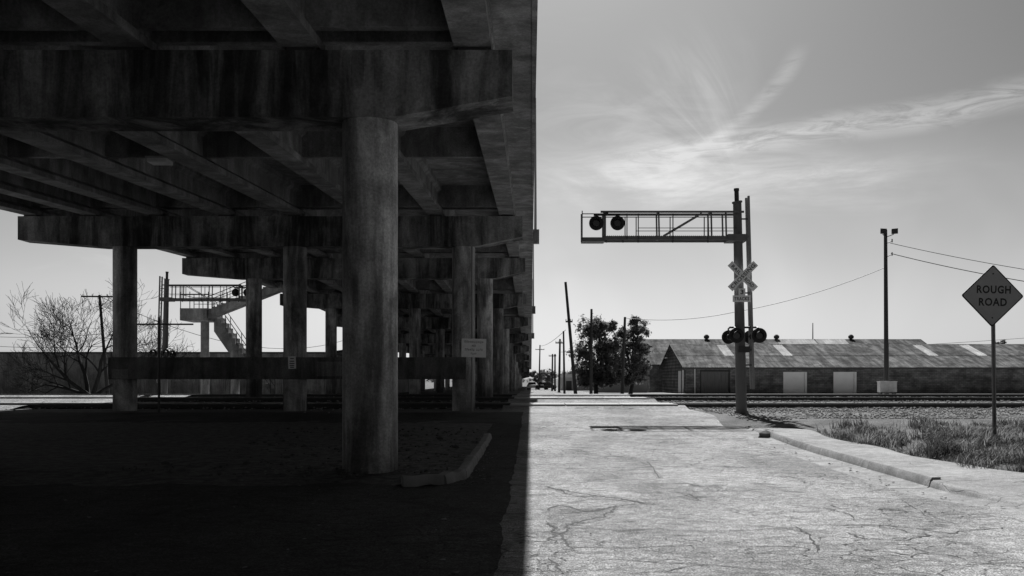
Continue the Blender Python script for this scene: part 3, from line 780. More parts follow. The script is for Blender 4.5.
def gantry(Yb, px0, K, mirror, label, crossbuck=True):
    """K: metres per reference pixel; reference pixels are those of the near mast (base 742,413)"""
    zb = G((px0 - VX) * Yb / F, Yb); xb = (px0 - VX) * Yb / F
    sg = -1 if mirror else 1
    def p(px, py, y=0.0): return Vector((xb + sg * (px - 742) * K, Yb + y, zb + (413 - py) * K))
    t = thing('crossing_signal', label, 'crossing signal', (xb, Yb, zb))
    mb = MB(); mb.cyl(p(741.6, 414), p(741.5, 409.5), .27, .25, 20); mb.box(p(734.5, 416) + Vector((0, -.36, 0)) if not mirror else p(749.5, 416) + Vector((0, -.36, 0)), p(749.5, 412.5) + Vector((0, .36, 0)) if not mirror else p(734.5, 412.5) + Vector((0, .36, 0)))
    mb.build('foundation', 'old_kerb_concrete', t)
    mb = MB(); mb.cyl(p(741.5, 411), p(737.2, 202), .205, .155, 20); mb.cyl(p(737.2, 202), p(737, 200.5), .19, .19, 20); mb.build('mast', 'steel_grey', t, True)
    mb = MB(); mb.cyl(p(736.8, 201), p(736.5, 189), .085, .085, 12); mb.cyl(p(736.5, 190), p(736.4, 187.5), .10, .10, 12); mb.build('mast_top', 'steel_dark', t, True)
    a = mb = MB()                                             # arm
    for y in (-.32, .32):
        mb.bar(p(600, 212.3, y), p(742, 212.3, y), .07, .07)
        mb.bar(p(604, 238.3, y), p(742, 238.3, y), .09, .14)
        for px in (657.5, 709.5, 724): mb.bar(p(px, 212.3, y), p(px + .6, 238.3, y), .055, .055)
        mb.bar(p(662, 236, y), p(700, 213.5, y), .045, .045)
        mb.bar(p(604, 212.3, y), p(604, 240, y), .10, .05)
    for px in (604, 657.5, 709.5): mb.bar(p(px, 238.3, -.32), p(px, 238.3, .32), .06, .06); mb.bar(p(px, 212.3, -.32), p(px, 212.3, .32), .05, .05)
    mb.box(*[Vector(q) for q in sorted_box(p(726, 234.5, -.4), p(745, 241, .4))])
    mb.build('arm', 'steel_grey', t)
    mb = MB()                                                  # walkway with grating slats
    lo, hi = sorted_box(p(604.5, 236.3, -.27), p(724, 235.6, .27)); n = 60
    for i in range(n):
        x = lo.x + (hi.x - lo.x) * i / n; mb.box((x, lo.y, lo.z), (x + (hi.x - lo.x) / n * .45, hi.y, hi.z))
    lo, hi = sorted_box(p(581.5, 237.5, -.32), p(604, 241.5, .32)); mb.box(lo, hi)
    mb.build('walkway', 'steel_grey', t)
    mb = MB()                                                  # handrails
    for y in (-.36, .36):
        mb.bar(p(581.5, 214.5, y), p(735, 214.5, y), .03, .03); mb.bar(p(637, 228.5, y), p(735, 228.5, y), .022, .022)
        for px in (581.7, 626, 637.2, 671.5, 706): mb.bar(p(px, 214 if px > 590 else 211.5, y), p(px, 240, y), .035, .035)
    mb.bar(p(581.7, 214.5, -.36), p(581.7, 214.5, .36), .03, .03)
    mb.build('handrail', 'steel_dark', t)
    mb = MB()
    for px in (606, 622.5, 637.5, 672, 707): mb.cyl(p(px, 239.5, -.2), p(px, 242.4, -.2), .05, .03, 8)
    mb.build('conduit_clamp', 'steel_dark', t)
    fc = 1 if mirror else -1
    for px in (595.5, 616.5): lamp(t, p(px, 224, fc * .42), 7.2 * K, fc)
    mb = MB(); mb.bar(p(593, 215.7, fc * .38), p(619, 215.7, fc * .38), .06, .06)
    for px in (595.5, 616.5): mb.cyl(p(px, 215.7, fc * .36), p(px, 221, fc * .36), .03)
    mb.cyl(p(606, 215.5, fc * .38), p(606, 213, fc * .3), .06); mb.build('lamp_bracket', 'steel_dark', t)
    # mast lamps
    for px, f in ((734, -1), (756.5, -1)): lamp(t, p(px, 335, f * .42), 7.5 * K, f)
    for px, f in ((731, 1), (753, 1)): lamp(t, p(px, 335.6, f * .42), 7.0 * K, f)
    mb = MB(); mb.cyl(p(730, 326.3, 0), p(757, 326.3, 0), .04, n=8)
    for px, yy in ((734, -.3), (756.5, -.3), (730, .3), (752, .3)): mb.cyl(p(px, 326.3, 0), p(px, 327.5, yy), .03); mb.cyl(p(px, 327.5, yy), p(px, 331, yy), .03)
    mb.build('lamp_crossarm', 'steel_dark', t)
    mb = MB(); mb.box(*sorted_box(p(737, 345.5, -.27), p(748.5, 351.5, .0))); mb.build('junction_box', 'steel_dark', t)
    # ladder seen edge on, held off the mast
    mb = MB()
    for y in (-.2, .2): mb.bar(p(747.3, 196, y), p(752.4, 388, y), .07, .10)
    for i in range(24):
        k = i / 24; mb.cyl(p(747.3 + 5.1 * k, 198 + 188 * k, -.2), p(747.3 + 5.1 * k, 198 + 188 * k, .2), .014, n=6)
    ld = mb.build('ladder', 'galvanised', t)
    for py in (218, 292, 349, 364):
        mb = MB(); xm = 737.2 + 4.3 * (py - 202) / 209; mb.bar(p(xm, py, 0), p(747.3 + 5.1 * (py - 196) / 192, py, 0), .05, .05)
        h = mb.build('ladder_bracket', 'steel_dark', None); h.parent = ld
    if crossbuck:
        c = p(741.0, 276, -.30); L, W = 1.33, .245
        for ang, off, words in ((-45, 0.0, (('RAIL', -.335), ('ROAD', .335))), (45, -.02, (('CROSSING', 0),))):
            r = Vector((math.cos(math.radians(ang)), 0, math.sin(math.radians(ang)))); u = Vector((-r.z, 0, r.x))
            mb = MB(); board(mb, c + Vector((0, off, 0)), r, u, L, W, .012); bl = mb.build('crossbuck_blade', 'sign_white', t)
            for wd, o in words: text(wd, .42 if len(wd) == 4 else 1.2, .135, c + Vector((0, off, 0)) + r * o, r, u, 'sign_black', bl, .02)
        X, Z = Vector((1, 0, 0)), Vector((0, 0, 1))
        mb = MB(); board(mb, p(740.3, 291.6, -.28), X, Z, .25, .26, .01); bl = mb.build('number_plate', 'sign_white', t); text('3', .11, .17, p(740.3, 291.6, -.28), X, Z, 'sign_black', bl, .03)
        mb = MB(); board(mb, p(740, 298.3, -.29), X, Z, .66, .24, .01); bl = mb.build('tracks_plate', 'sign_white', t); text('TRACKS', .54, .13, p(740, 298.3, -.29), X, Z, 'sign_black', bl, .02)
        mb = MB(); mb.bar(p(741, 276, 0), p(741, 276, -.3), .05); mb.bar(p(740, 292, -.27), p(741, 292, 0), .05); mb.bar(p(740, 298, -.28), p(741, 298, 0), .05); mb.build('sign_bracket', 'steel_dark', t)
    return t
def sorted_box(a, b2): return Vector((min(a.x, b2.x), min(a.y, b2.y), min(a.z, b2.z))), Vector((max(a.x, b2.x), max(a.y, b2.y), max(a.z, b2.z)))
gantry(35.5, 742, 35.5 / F, False, 'tall railway crossing signal mast with crossbuck and cantilever arm over the sunlit road')
gantry(64.0, 164, 35.5 / F * 1.0, True, 'dark crossing signal with cantilever arm seen beyond the bridge beside the bare tree', crossbuck=False)

# ------------------------------------------------------------------ rough road sign
YS = 20.0; sc = YS / F
rs = thing('warning_sign', 'dark diamond warning sign reading ROUGH ROAD on a thin metal post in the grass', 'road sign', ((994.5 - VX) * sc, YS, G(9.6, YS)))
c = at(992.6, 295.8, YS - .04); q45 = math.sqrt(.5)
tl = math.radians(1.2)
R_ = Vector((math.cos(tl), 0, -math.sin(tl))); U_ = Vector((math.sin(tl), 0, math.cos(tl)))
def rdiamond(half, rad, y, th):
    mb = MB(); pts = []; K = 5; inner = half - rad * math.sqrt(2)
    for k in range(4):
        cc = Vector((math.cos(math.pi / 2 * k), math.sin(math.pi / 2 * k))) * inner
        for i in range(K + 1):
            a = math.pi / 2 * k - math.pi / 4 + (math.pi / 2) * i / K; pts.append(cc + Vector((math.cos(a), math.sin(a))) * rad)
    n = len(pts); vs = [c + R_ * q.x + U_ * q.y + Vector((0, y, 0)) for q in pts] + [c + R_ * q.x + U_ * q.y + Vector((0, y + th, 0)) for q in pts]
    mb.add(vs, [tuple(range(n)), tuple(range(2 * n - 1, n - 1, -1))] + [(i, (i + 1) % n, n + (i + 1) % n, n + i) for i in range(n)]); return mb
H = 31.3 * sc
pan = rdiamond(H, .045, 0, .012).build('panel', 'sign_black', rs)
f = rdiamond(H - .035, .04, -.003, .002).build('face', 'sign_orange', None); f.parent = pan
text('ROUGH', 34 * sc, 8.0 * sc, c + R_ * (1.0 * sc) + U_ * (6.3 * sc), R_, U_, 'sign_black', pan, .03, normal_off=.0045)
text('ROAD', 28 * sc, 8.0 * sc, c + R_ * (.3 * sc) - U_ * (6.2 * sc), R_, U_, 'sign_black', pan, .03, normal_off=.0045)
for oy in (22, -22):
    mb = MB(); e = c + U_ * (oy * sc); mb.cyl(e + Vector((0, -.012, 0)), e + Vector((0, .03, 0)), .016, n=10); h = mb.build('bolt', 'sign_black', None); h.parent = pan
mb = MB(); pt, pb = at(992.7, 278, YS), Vector(((995 - VX) * sc, YS, G(9.6, YS) - .3))
prof = [(-.042, 0), (-.042, .012), (-.022, .012), (-.016, .045), (.016, .045), (.022, .012), (.042, .012), (.042, 0), (.024, 0), (.014, .035), (-.014, .035), (-.024, 0)]
n = len(prof); mb.add([(pb.x + a, pb.y + b2, pb.z) for a, b2 in prof] + [(pt.x + a, pt.y + b2, pt.z) for a, b2 in prof], [(i, (i + 1) % n, n + (i + 1) % n, n + i) for i in range(n)] + [tuple(range(n)), tuple(range(2 * n - 1, n - 1, -1))])
mb.build('post', 'galvanised', rs)

# thin T-shaped post in the bridge shade
tp = thing('rail_post', 'thin dark T-shaped post in the bridge shade at far left', 'post', ((159 - VX) * 37 / F, 37, g0(37)))
bx_ = (159 - VX) * 37 / F
mb = MB(); mb.cyl((bx_, 37, g0(37) - .1), (bx_, 37, 4.0), .045, n=10); mb.build('upright', 'steel_dark', tp, True)
mb = MB(); mb.bar((bx_ - .85, 37, 3.72), (bx_ + 1.32, 37, 3.72), .06, .06); mb.build('crossbar', 'steel_dark', tp)

# ================================================================== BUILDINGS
def roof_sheets(parent, x0, x1, ye, ze, yr, zr, mat, lights=(), w=.95, name='roof_sheet'):
    """corrugated sheets from eave to ridge, each sheet a part"""
    def sheet_mesh(y0, z0, y1, z1):
        mb = MB(); n = 12; amp = .022
        nv = Vector((0, -(z1 - z0), (y1 - y0))).normalized()
        vs = []
        for i in range(n + 1):
            o = nv * (amp * (1 if i % 2 else -1)); x = w * 1.02 * i / n
            vs += [Vector((x, y0, z0)) + o, Vector((x, y1, z1)) + o]
        mb.add(vs, [(2 * i, 2 * i + 2, 2 * i + 3, 2 * i + 1) for i in range(n)])
        me = bpy.data.meshes.new('roof_sheet'); me.from_pydata(mb.v, [], mb.f); return me
    ym, zm = ye + (yr - ye) * .48, ze + (zr - ze) * .48
    lo, hi = sheet_mesh(ye, ze, ym + .15, zm + .15 * (zr - ze) / (yr - ye)), sheet_mesh(ym, zm + .03, yr, zr + .03)
    lo.materials.append(M[mat]); hi.materials.append(M[mat]); hl = hi.copy(); hl.materials.clear(); hl.materials.append(M['roof_skylight_sunlit'])
    x = x0; k = 0
    while x < x1:
        lit = any(abs(x + w / 2 - l) < w / 2 for l in lights)
        link(name, lo, parent, (x, 0, random.uniform(0, .01)))
        link('skylight_sunlit_sheet' if lit else name, hl if lit else hi, parent, (x, 0, random.uniform(0, .01)))
        x += w; k += 1

# long brick warehouse on the right
YW = 90.0; sw_ = YW / F; X0, X1 = 14.5, 58.0
wh = thing('warehouse', 'long low brick warehouse with pitched corrugated roof and two white doors', 'building', (X0, YW, g0(YW)))
ze, zr, YR = 2.70, 5.05, 98.0; zg = g0(YW) - .3
mb = MB()
openings = [(15.95, 18.55, 2.25), (23.65, 25.85, 2.22), (28.35, 30.5, 2.22)]
edges = [X0]
for a, b2, z in openings:
    mb.box((edges[-1], YW, zg), (a, YW + .3, ze)); mb.box((a, YW, z), (b2, YW + .3, ze)); edges.append(b2)
mb.box((edges[-1], YW, zg), (X1, YW + .3, ze))
mb.build('front_wall', 'warehouse_brick', wh)
mb = MB(); mb.prism([(YW + .3, zg), (106, zg), (106, ze), (98, zr - .08), (YW + .3, ze + .06)], 'x', X0, X0 + .3); mb.build('gable_wall', 'warehouse_brick', wh)
mb = MB(); mb.prism([(YW + .3, zg), (106, zg), (106, ze), (98, zr - .08), (YW + .3, ze + .06)], 'x', X1 - .3, X1); mb.build('gable_wall', 'warehouse_brick', wh)
mb = MB(); mb.box((X0 + .3, 105.7, zg), (X1 - .3, 106, ze)); mb.build('back_wall', 'warehouse_brick', wh)
roof_sheets(wh, X0 - .35, X1, YW - .45, ze - .06, YR, zr, 'roof_metal', (19.5, 25.0, 39.6, 44.4))
roof_sheets(wh, X0 - .35, X1, 106.4, ze - .06, YR, zr, 'roof_metal')
mb = MB(); mb.prism([(YR - .22, zr - .02), (YR, zr + .07), (YR + .22, zr - .02), (YR, zr + .04)], 'x', X0 - .36, X1); mb.build('ridge_cap', 'roof_metal', wh)
mb = MB(); mb.bar((X0 - .33, YW - .45, ze - .12), (X0 - .33, YR, zr - .04), .05, .16); mb.bar((X0 - .33, 106.4, ze - .12), (X0 - .33, YR, zr - .04), .05, .16); mb.build('barge_board', 'timber_pole', wh)
mb = MB(); mb.box((X0 - .35, YW - .5, ze - .2), (X1, YW - .4, ze - .07)); mb.build('gutter', 'steel_dark', wh)
for a, b2, z in openings[1:]:
    for i in range(4):
        hh = (z - .08 - g0(YW)) / 4; MB().box((a + .12, YW + .095, g0(YW) + i * hh + .03), (b2 - .24, YW + .119, g0(YW) + (i + 1) * hh - .03)).build('door_panel', 'white_door', wh)
    dr = MB().box((a + .08, YW + .12, g0(YW)), (b2 - .2, YW + .18, z - .08)).build('loading_door', 'white_door', wh)
    mb = MB(); mb.box((a, YW - .03, g0(YW)), (a + .08, YW + .15, z)); mb.box((b2 - .2, YW - .06, g0(YW)), (b2, YW + .15, z)); mb.box((a + .08, YW - .03, z - .08), (b2 - .2, YW + .15, z)); h = mb.build('door_frame', 'white_trim', None); h.parent = dr
a, b2, z = openings[0]
for i in range(8):
    w = (b2 - a) / 8; mb = MB(); mb.box((a + i * w + .01, YW + .05 + .03 * (i % 2), g0(YW)), (a + (i + 1) * w - .01, YW + .14, z)); mb.build('door_plank', 'wood_door', wh)
mb = MB(); mb.box((a - .12, YW - .04, z), (b2 + .12, YW + .1, z + .14)); mb.box((a - .1, YW - .03, g0(YW)), (a, YW + .1, z)); mb.box((b2, YW - .03, g0(YW)), (b2 + .1, YW + .1, z)); mb.build('door_surround', 'timber_pole', wh)
mb = MB(); mb.cyl((15.35, YW - .08, g0(YW)), (15.35, YW - .08, ze - .1), .05, n=8); mb.build('downpipe', 'white_trim', wh)
mb = MB(); mb.box((X0 - .06, 92.6, g0(92) + .0), (X0, 94.2, 2.35)); gd = mb.build('side_door', 'white_trim', wh)
mb = MB(); mb.cyl((X0 - .12, 90.7, g0(90)), (X0 - .12, 90.7, 2.4), .09, n=8); mb.build('corner_post', 'white_trim', wh)
mb = MB(); mb.box((X0 + .5, YW - 1.0, g0(YW) - .2), (X1, YW - .02, g0(YW) + .06)); mb.build('loading_sill', 'old_kerb_concrete', wh)
mb = MB()
for k in range(40): 
    x = X0 + .6 + k * 1.08
    mb.box((x, YW - .012, g0(YW) + .1), (x + 1.0, YW - .002, g0(YW) + .14)) if 31 < x else None
    mb.box((x, YW - .012, 1.3), (x + 1.04, YW - .002, 1.36)) if 31 < x else None
mb.build('wall_band', 'warehouse_brick', wh)

# second, taller warehouse roof behind
w2_ = thing('warehouse', 'taller warehouse behind, metal roof ridge with three round vents', 'building', (13.6, 110, g0(110)))
mb = MB(); mb.prism([(110, -1), (128, -1), (128, 3.2), (119, 6.3), (110, 3.2)], 'x', 13.6, 47.4); mb.build('wall', 'warehouse_brick', w2_)
roof_sheets(w2_, 13.2, 47.8, 109.6, 3.20, 119, 6.42, 'roof_metal', tuple(31.0 + .95 * i for i in range(9)))  # run of pale sheets paints a sunlit stretch into the roof colour
roof_sheets(w2_, 13.2, 47.8, 128.4, 3.20, 119, 6.42, 'roof_metal')
for px in (706.5, 776.5, 851):
    x = (px - VX) * 119 / F; mb = MB()
    mb.cyl((x, 119, 6.3), (x, 119, 6.55), .2, .2, 12); mb.cyl((x, 119, 6.55), (x, 119, 6.85), .32, .34, 14); mb.cyl((x, 119, 6.85), (x, 119, 7.03), .34, .14, 14); mb.build('roof_vent', 'vent_metal', w2_, True)
mb = MB(); xx = (814 - VX) * 119 / F; mb.cyl((xx, 119.5, 6.2), (xx, 119.5, 8.5), .07, .05, n=6); mb.build('flue_pipe', 'vent_metal', w2_)

# ribbed metal shed along the far left
ls = thing('metal_shed', 'long dark ribbed metal shed behind the bare tree', 'building', (-60, 88, g0(88)))
zt = CZ + (VY - 353) * 88 / F
xa, xb = -95.0, -19.0; panel = 1.9; x = xa
mb = MB(); n = int(panel / .19); vs = []
for i in range(n):
    u = i * .19
    vs += [(u, 0), (u + .06, 0), (u + .075, -.045), (u + .115, -.045), (u + .13, 0)]
vs.append((panel, 0))
k = len(vs)
pm = MB(); pm.add([(a, b2, -.6) for a, b2 in vs] + [(a, b2, zt) for a, b2 in vs], [(i, i + 1, k + i + 1, k + i) for i in range(k - 1)])
pme = pm.mesh('wall_sheet', 'wall_metal')
while x < xb - .1:
    link('wall_sheet', pme, ls, (x, 88, 0)); x += panel
mb = MB(); mb.box((xa, 88.05, -.6), (xb, 99, zt - .05)); mb.build('core', 'wall_metal', ls)
mb = MB(); mb.box((xa - .1, 87.8, zt - .04), (xb + .1, 99.2, zt + .10)); mb.build('roof_edge', 'steel_dark', ls)
ps = thing('pale_shed', 'pale gabled shed half hidden behind the bridge columns', 'building', (-21, 96, g0(96)))
xl_, xr_ = -24.5, -14.0
z1, z2 = CZ + (VY - 357) * 96 / F, CZ + (VY - 350.5) * 96 / F
mb = MB(); mb.prism([(xl_, -.8), (xr_, -.8), (xr_, z1 - .6), (-19.3, z2), (xl_, z1)], 'y', 100, 112); mb.build('wall', 'shed_wall', ps)
mb = MB(); mb.prism([(xl_ - .3, z1 - .02), (-19.3, z2 + .06), (xr_ + .3, z1 - .62), (xr_ + .3, z1 - .45), (-19.3, z2 + .22), (xl_ - .3, z1 + .12)], 'y', 99.7, 112.3); mb.build('roof', 'roof_metal', ps)
mb = MB(); mb.box((-15.9, 99.9, -.4), (-14.9, 99.98, 1.6)); mb.build('door', 'white_door', ps)

# concrete stair beyond the left edge of the bridge
YT = 76.0; st = YT / F
stt = thing('concrete_stair', 'concrete dog-leg stair with railings climbing to the bridge deck', 'staircase', (-26, YT, g0(YT)))
def sp(px, py, y=0): v = at(px, py, YT); v.y += y; return v
a, b2 = sp(184, 321), sp(212, 309); mb = MB(); mb.box((a.x, YT - .9, a.z), (b2.x, YT + 2.2, b2.z)); mb.build('landing', 'stair_concrete', stt)
for px in (201.5, 232):
    e = sp(px, 321 if px < 210 else 350); mb = MB(); mb.cyl((e.x, YT + .8, g0(YT) - .3), (e.x, YT + .8, e.z), .33, n=20); mb.build('column', 'stair_concrete', stt, True)
def flight(p0, p1, y0, y1, th, n=16):
    mb = MB(); d = p1 - p0
    mb.add([(p0.x, y0, p0.z), (p1.x, y0, p1.z), (p1.x, y0, p1.z - th), (p0.x, y0, p0.z - th), (p0.x, y1, p0.z), (p1.x, y1, p1.z), (p1.x, y1, p1.z - th), (p0.x, y1, p0.z - th)],
           [(0, 1, 2, 3), (7, 6, 5, 4), (0, 4, 5, 1), (1, 5, 6, 2), (2, 6, 7, 3), (3, 7, 4, 0)])
    fl = mb.build('flight', 'stair_concrete', stt)
    for i in range(n):
        a = p0.lerp(p1, i / n); b2 = p0.lerp(p1, (i + 1) / n); mb = MB(); mb.box((min(a.x, b2.x), y0 + .08, min(a.z, b2.z) - .05), (max(a.x, b2.x), y1 - .08, max(a.z, b2.z))); h = mb.build('step', 'stair_concrete', None); h.parent = fl
    mb = MB()
    for y in (y0 + .05, y1 - .05):
        up = Vector((0, 0, 1.05)); A, B = Vector((p0.x, y, p0.z)), Vector((p1.x, y, p1.z))
        mb.bar(A + up, B + up, .05); mb.bar(A + up * .55, B + up * .55, .035)
        for i in range(6): e = A.lerp(B, i / 5); mb.bar(e, e + up, .05)
    mb.build('railing', 'steel_dark', stt)
flight(sp(211, 311), sp(284, 282.5), YT - .9, YT + .5, .62)
flight(sp(211, 312), sp(268, 394), YT + .7, YT + 2.1, 1.5)
mb = MB(); lo, hi = sp(184.5, 309), sp(212, 309)
for y in (YT - .85, YT + 2.15):
    for z in (.55, 1.08): mb.bar((lo.x, y, lo.z + z), (hi.x, y, lo.z + z), .045)
    for i in range(4): x = lo.x + (hi.x - lo.x) * i / 3; mb.bar((x, y, lo.z), (x, y, lo.z + 1.3), .05)
mb.bar((lo.x, YT - .85, lo.z + 1.08), (lo.x, YT + 2.15, lo.z + 1.08), .045); mb.build('landing_railing', 'steel_dark', stt)

# low far buildings down the road
fb = thing('flat_roof_building', 'low flat-roofed building with a bright parapet far down the road', 'building', (6, 175, -1))
mb = MB(); mb.box((5.5, 175, -1.2), (14, 186, CZ + (VY - 378) * 175 / F + .1)); mb.build('wall', 'far_wall', fb)
mb = MB(); mb.box((5.4, 174.8, CZ + .1), (14.1, 186.2, CZ + .75)); mb.build('parapet', 'white_trim', fb)
mb = MB(); mb.box((6.4, 174.9, -.9), (7.4, 175.0, 1.1)); mb.build('door', 'far_wall_dark', fb)
for i in range(3): mb = MB(); mb.box((8.4 + i * 1.7, 174.9, .0), (9.4 + i * 1.7, 175.0, 1.1)); mb.build('window', 'glass_dark', fb)

# boxy grey shed wall behind the leafy trees
bw = thing('low_shed', 'small light-walled shed hidden behind the leafy trees', 'building', (10, 120, 0))
mb = MB(); mb.prism([(7.2, -.8), (12.6, -.8), (12.6, 1.9), (9.9, 2.7), (7.2, 1.9)], 'y', 104, 109); mb.build('wall', 'far_wall', bw)
mb = MB(); mb.prism([(6.9, 1.82), (9.9, 2.72), (12.9, 1.82), (12.9, 1.96), (9.9, 2.88), (6.9, 1.96)], 'y', 103.7, 109.3); mb.build('roof', 'roof_metal', bw)

# ================================================================== POLES AND WIRES
def pole(px_b, py_b, px_t, py_t, Y, label, r=.14, arms=(), group='timber utility poles'):
    a, b2 = at(px_b, py_b, Y), at(px_t, py_t, Y); a.z = G(a.x, Y) - .3
    t = thing('utility_pole', label, 'utility pole', (a.x, Y, G(a.x, Y)), group)
    mb = MB(); n = 6
    mb.cyl(a, b2, r, r * .68, 12); mb.build('shaft', 'timber_pole', t, True)
    for (fr, half, ang) in arms:
        c = a.lerp(b2, fr); mb = MB(); d = Vector((half * math.cos(ang), half * math.sin(ang) * .5, 0)); mb.bar(c - d, c + d, .10, .12)
        ca = mb.build('crossarm', 'timber_pole', t)
        for s in (-.9, -.4, .4, .9):
            mb = MB(); e = c + d * s; mb.cyl(e, e + Vector((0, 0, .22)), .04, .025, 8); h = mb.build('insulator', 'galvanised', None); h.parent = ca
    return t, b2
pole(576, 394, 565.5, 282, 78, 'tall leaning timber pole left of the leafy trees', .15, ((.66, .28, 0),))
pole(591, 394, 591.5, 309, 76, 'upright timber pole in front of the left leafy tree', .13)
pole(622, 394, 625, 317, 77, 'slightly tilted timber pole in front of the right leafy tree', .14)
pole(564.5, 394, 563.5, 331, 96, 'slim dark pole just left of the leaning pole', .12)
pole(559, 393, 560, 339, 104, 'slim dark pole second to the left of the leaning pole', .14, ((.93, .5, .3),))
pole(555, 392, 555, 354, 140, 'short distant pole beside the bright parapet building', .15)
pole(552, 391, 552.5, 354, 150, 'short distant pole left of the bright parapet building', .16, ((.95, .6, .2),))
pole(539, 391, 540, 345, 190, 'farthest thin pole above the parked cars', .17, ((.9, .9, 0),))
pole(108, 395, 99.5, 295, 80, 'tilted timber pole with crossarm behind the bare tree', .15, ((.985, 1.5, .2),))
# flood-light pole
YP = 72.0
fp, ptop = pole(886.5, 397, 885.5, 230, YP, 'tall dark timber pole with two floodlights in front of the warehouse', .185, group=None)
fp['category'] = 'utility pole'
for dx_, tl_ in ((-.28, -.2), (.55, .45)):
    e = ptop + Vector((dx_, -.2, -.15)); mb = MB()
    mb.add([e + Vector((x * .24, y * .12, z * .2 + x * .05 * tl_)) for x, y, z in ((-1, -1.6, -1), (1, -1.6, -1), (1, -1.6, 1), (-1, -1.6, 1), (-.6, 1, -.6), (.6, 1, -.6), (.6, 1, .6), (-.6, 1, .6))],
           [(0, 1, 2, 3), (7, 6, 5, 4), (0, 4, 5, 1), (1, 5, 6, 2), (2, 6, 7, 3), (3, 7, 4, 0)])
    fl = mb.build('floodlight', 'steel_dark', fp); mb = MB(); mb.bar(e + Vector((0, 0, -.2)), ptop + Vector((0, -.1, -.55)), .05); h = mb.build('mounting_arm', 'steel_dark', None); h.parent = fl
for z in (1.0, 2.0):
    mb = MB(); mb.cyl(ptop + Vector((.1, -.15, -z)), ptop + Vector((.42, -.2, -z + .15)), .03); mb.cyl(ptop + Vector((.42, -.2, -z + .05)), ptop + Vector((.42, -.2, -z + .3)), .05); mb.build('insulator', 'galvanised', fp)
mb = MB(); mb.cyl((ptop.x + .22, YP - .05, .5), (ptop.x + .2, YP - .05, 4.2), .035); mb.build('conduit', 'galvanised', fp)
e = at(887, 390, YP - .9)
cb = thing('equipment_cabinet', 'pale metal equipment cabinet at the foot of the floodlight pole', 'cabinet', (e.x, YP - .9, g0(YP)))
mb = MB(); mb.box((e.x - .62, YP - 1.2, g0(YP) + .25), (e.x + .62, YP - .6, g0(YP) + 1.02)); bd = mb.build('body', 'cabinet_paint', cb)
mb = MB(); mb.box((e.x - .66, YP - 1.24, g0(YP) + 1.02), (e.x + .66, YP - .56, g0(YP) + 1.07)); mb.build('lid', 'cabinet_paint', cb)
for s in (-.5, .5): mb = MB(); mb.box((e.x + s - .06, YP - 1.15, g0(YP) - .1), (e.x + s + .06, YP - .65, g0(YP) + .25)); mb.build('leg', 'steel_dark', cb)
for s in (-.3, .3): mb = MB(); mb.box((e.x + s - .27, YP - 1.212, g0(YP) + .3), (e.x + s + .27, YP - 1.2, g0(YP) + .97)); h = mb.build('door', 'cabinet_paint', None); h.parent = bd

def wire(pts, label, r=.018, sag=0.0):
    mb = MB(); P = []
    for a, b2 in zip(pts, pts[1:]):
        n = 14
        for i in range(n): t = i / n; q = a.lerp(b2, t); q.z -= sag * 4 * t * (1 - t); P.append(q)
    P.append(pts[-1])
    for a, b2 in zip(P, P[1:]): mb.cyl(a, b2, r, r, 5, False)
    tag(mb.build('overhead_wire', 'wire'), label, 'wire', 'overhead wires')
wire([at(890, 243, YP), at(1060, 275, 60)], 'upper wire running right from the floodlight pole', .02, .12)
wire([at(891, 253.5, YP), at(1060, 287, 60)], 'lower wire running right from the floodlight pole', .026, .15)
wire([at(884, 268, YP), at(735, 312, 74), at(625.5, 318, 77)], 'sagging wire from the floodlight pole to the tree', .022, .35)
wire([at(560, 352, 140), at(1100, 332, 135)], 'long faint wire low over the warehouse roofs', .025, 1.0)
wire([at(540, 346, 190), at(565.5, 330, 90)], 'faint wire between the distant poles', .025, .4)
wire([at(-20, 336, 100), at(101, 334, 80)], 'faint upper wire left of the bare tree', .022, .2)
wire([at(-20, 345, 100), at(104, 346, 80)], 'faint lower wire left of the bare tree', .022, .2)
wire([at(101, 297, 80), at(345, 340, 130)], 'faint wire seen between the bridge columns', .03, 2.5)

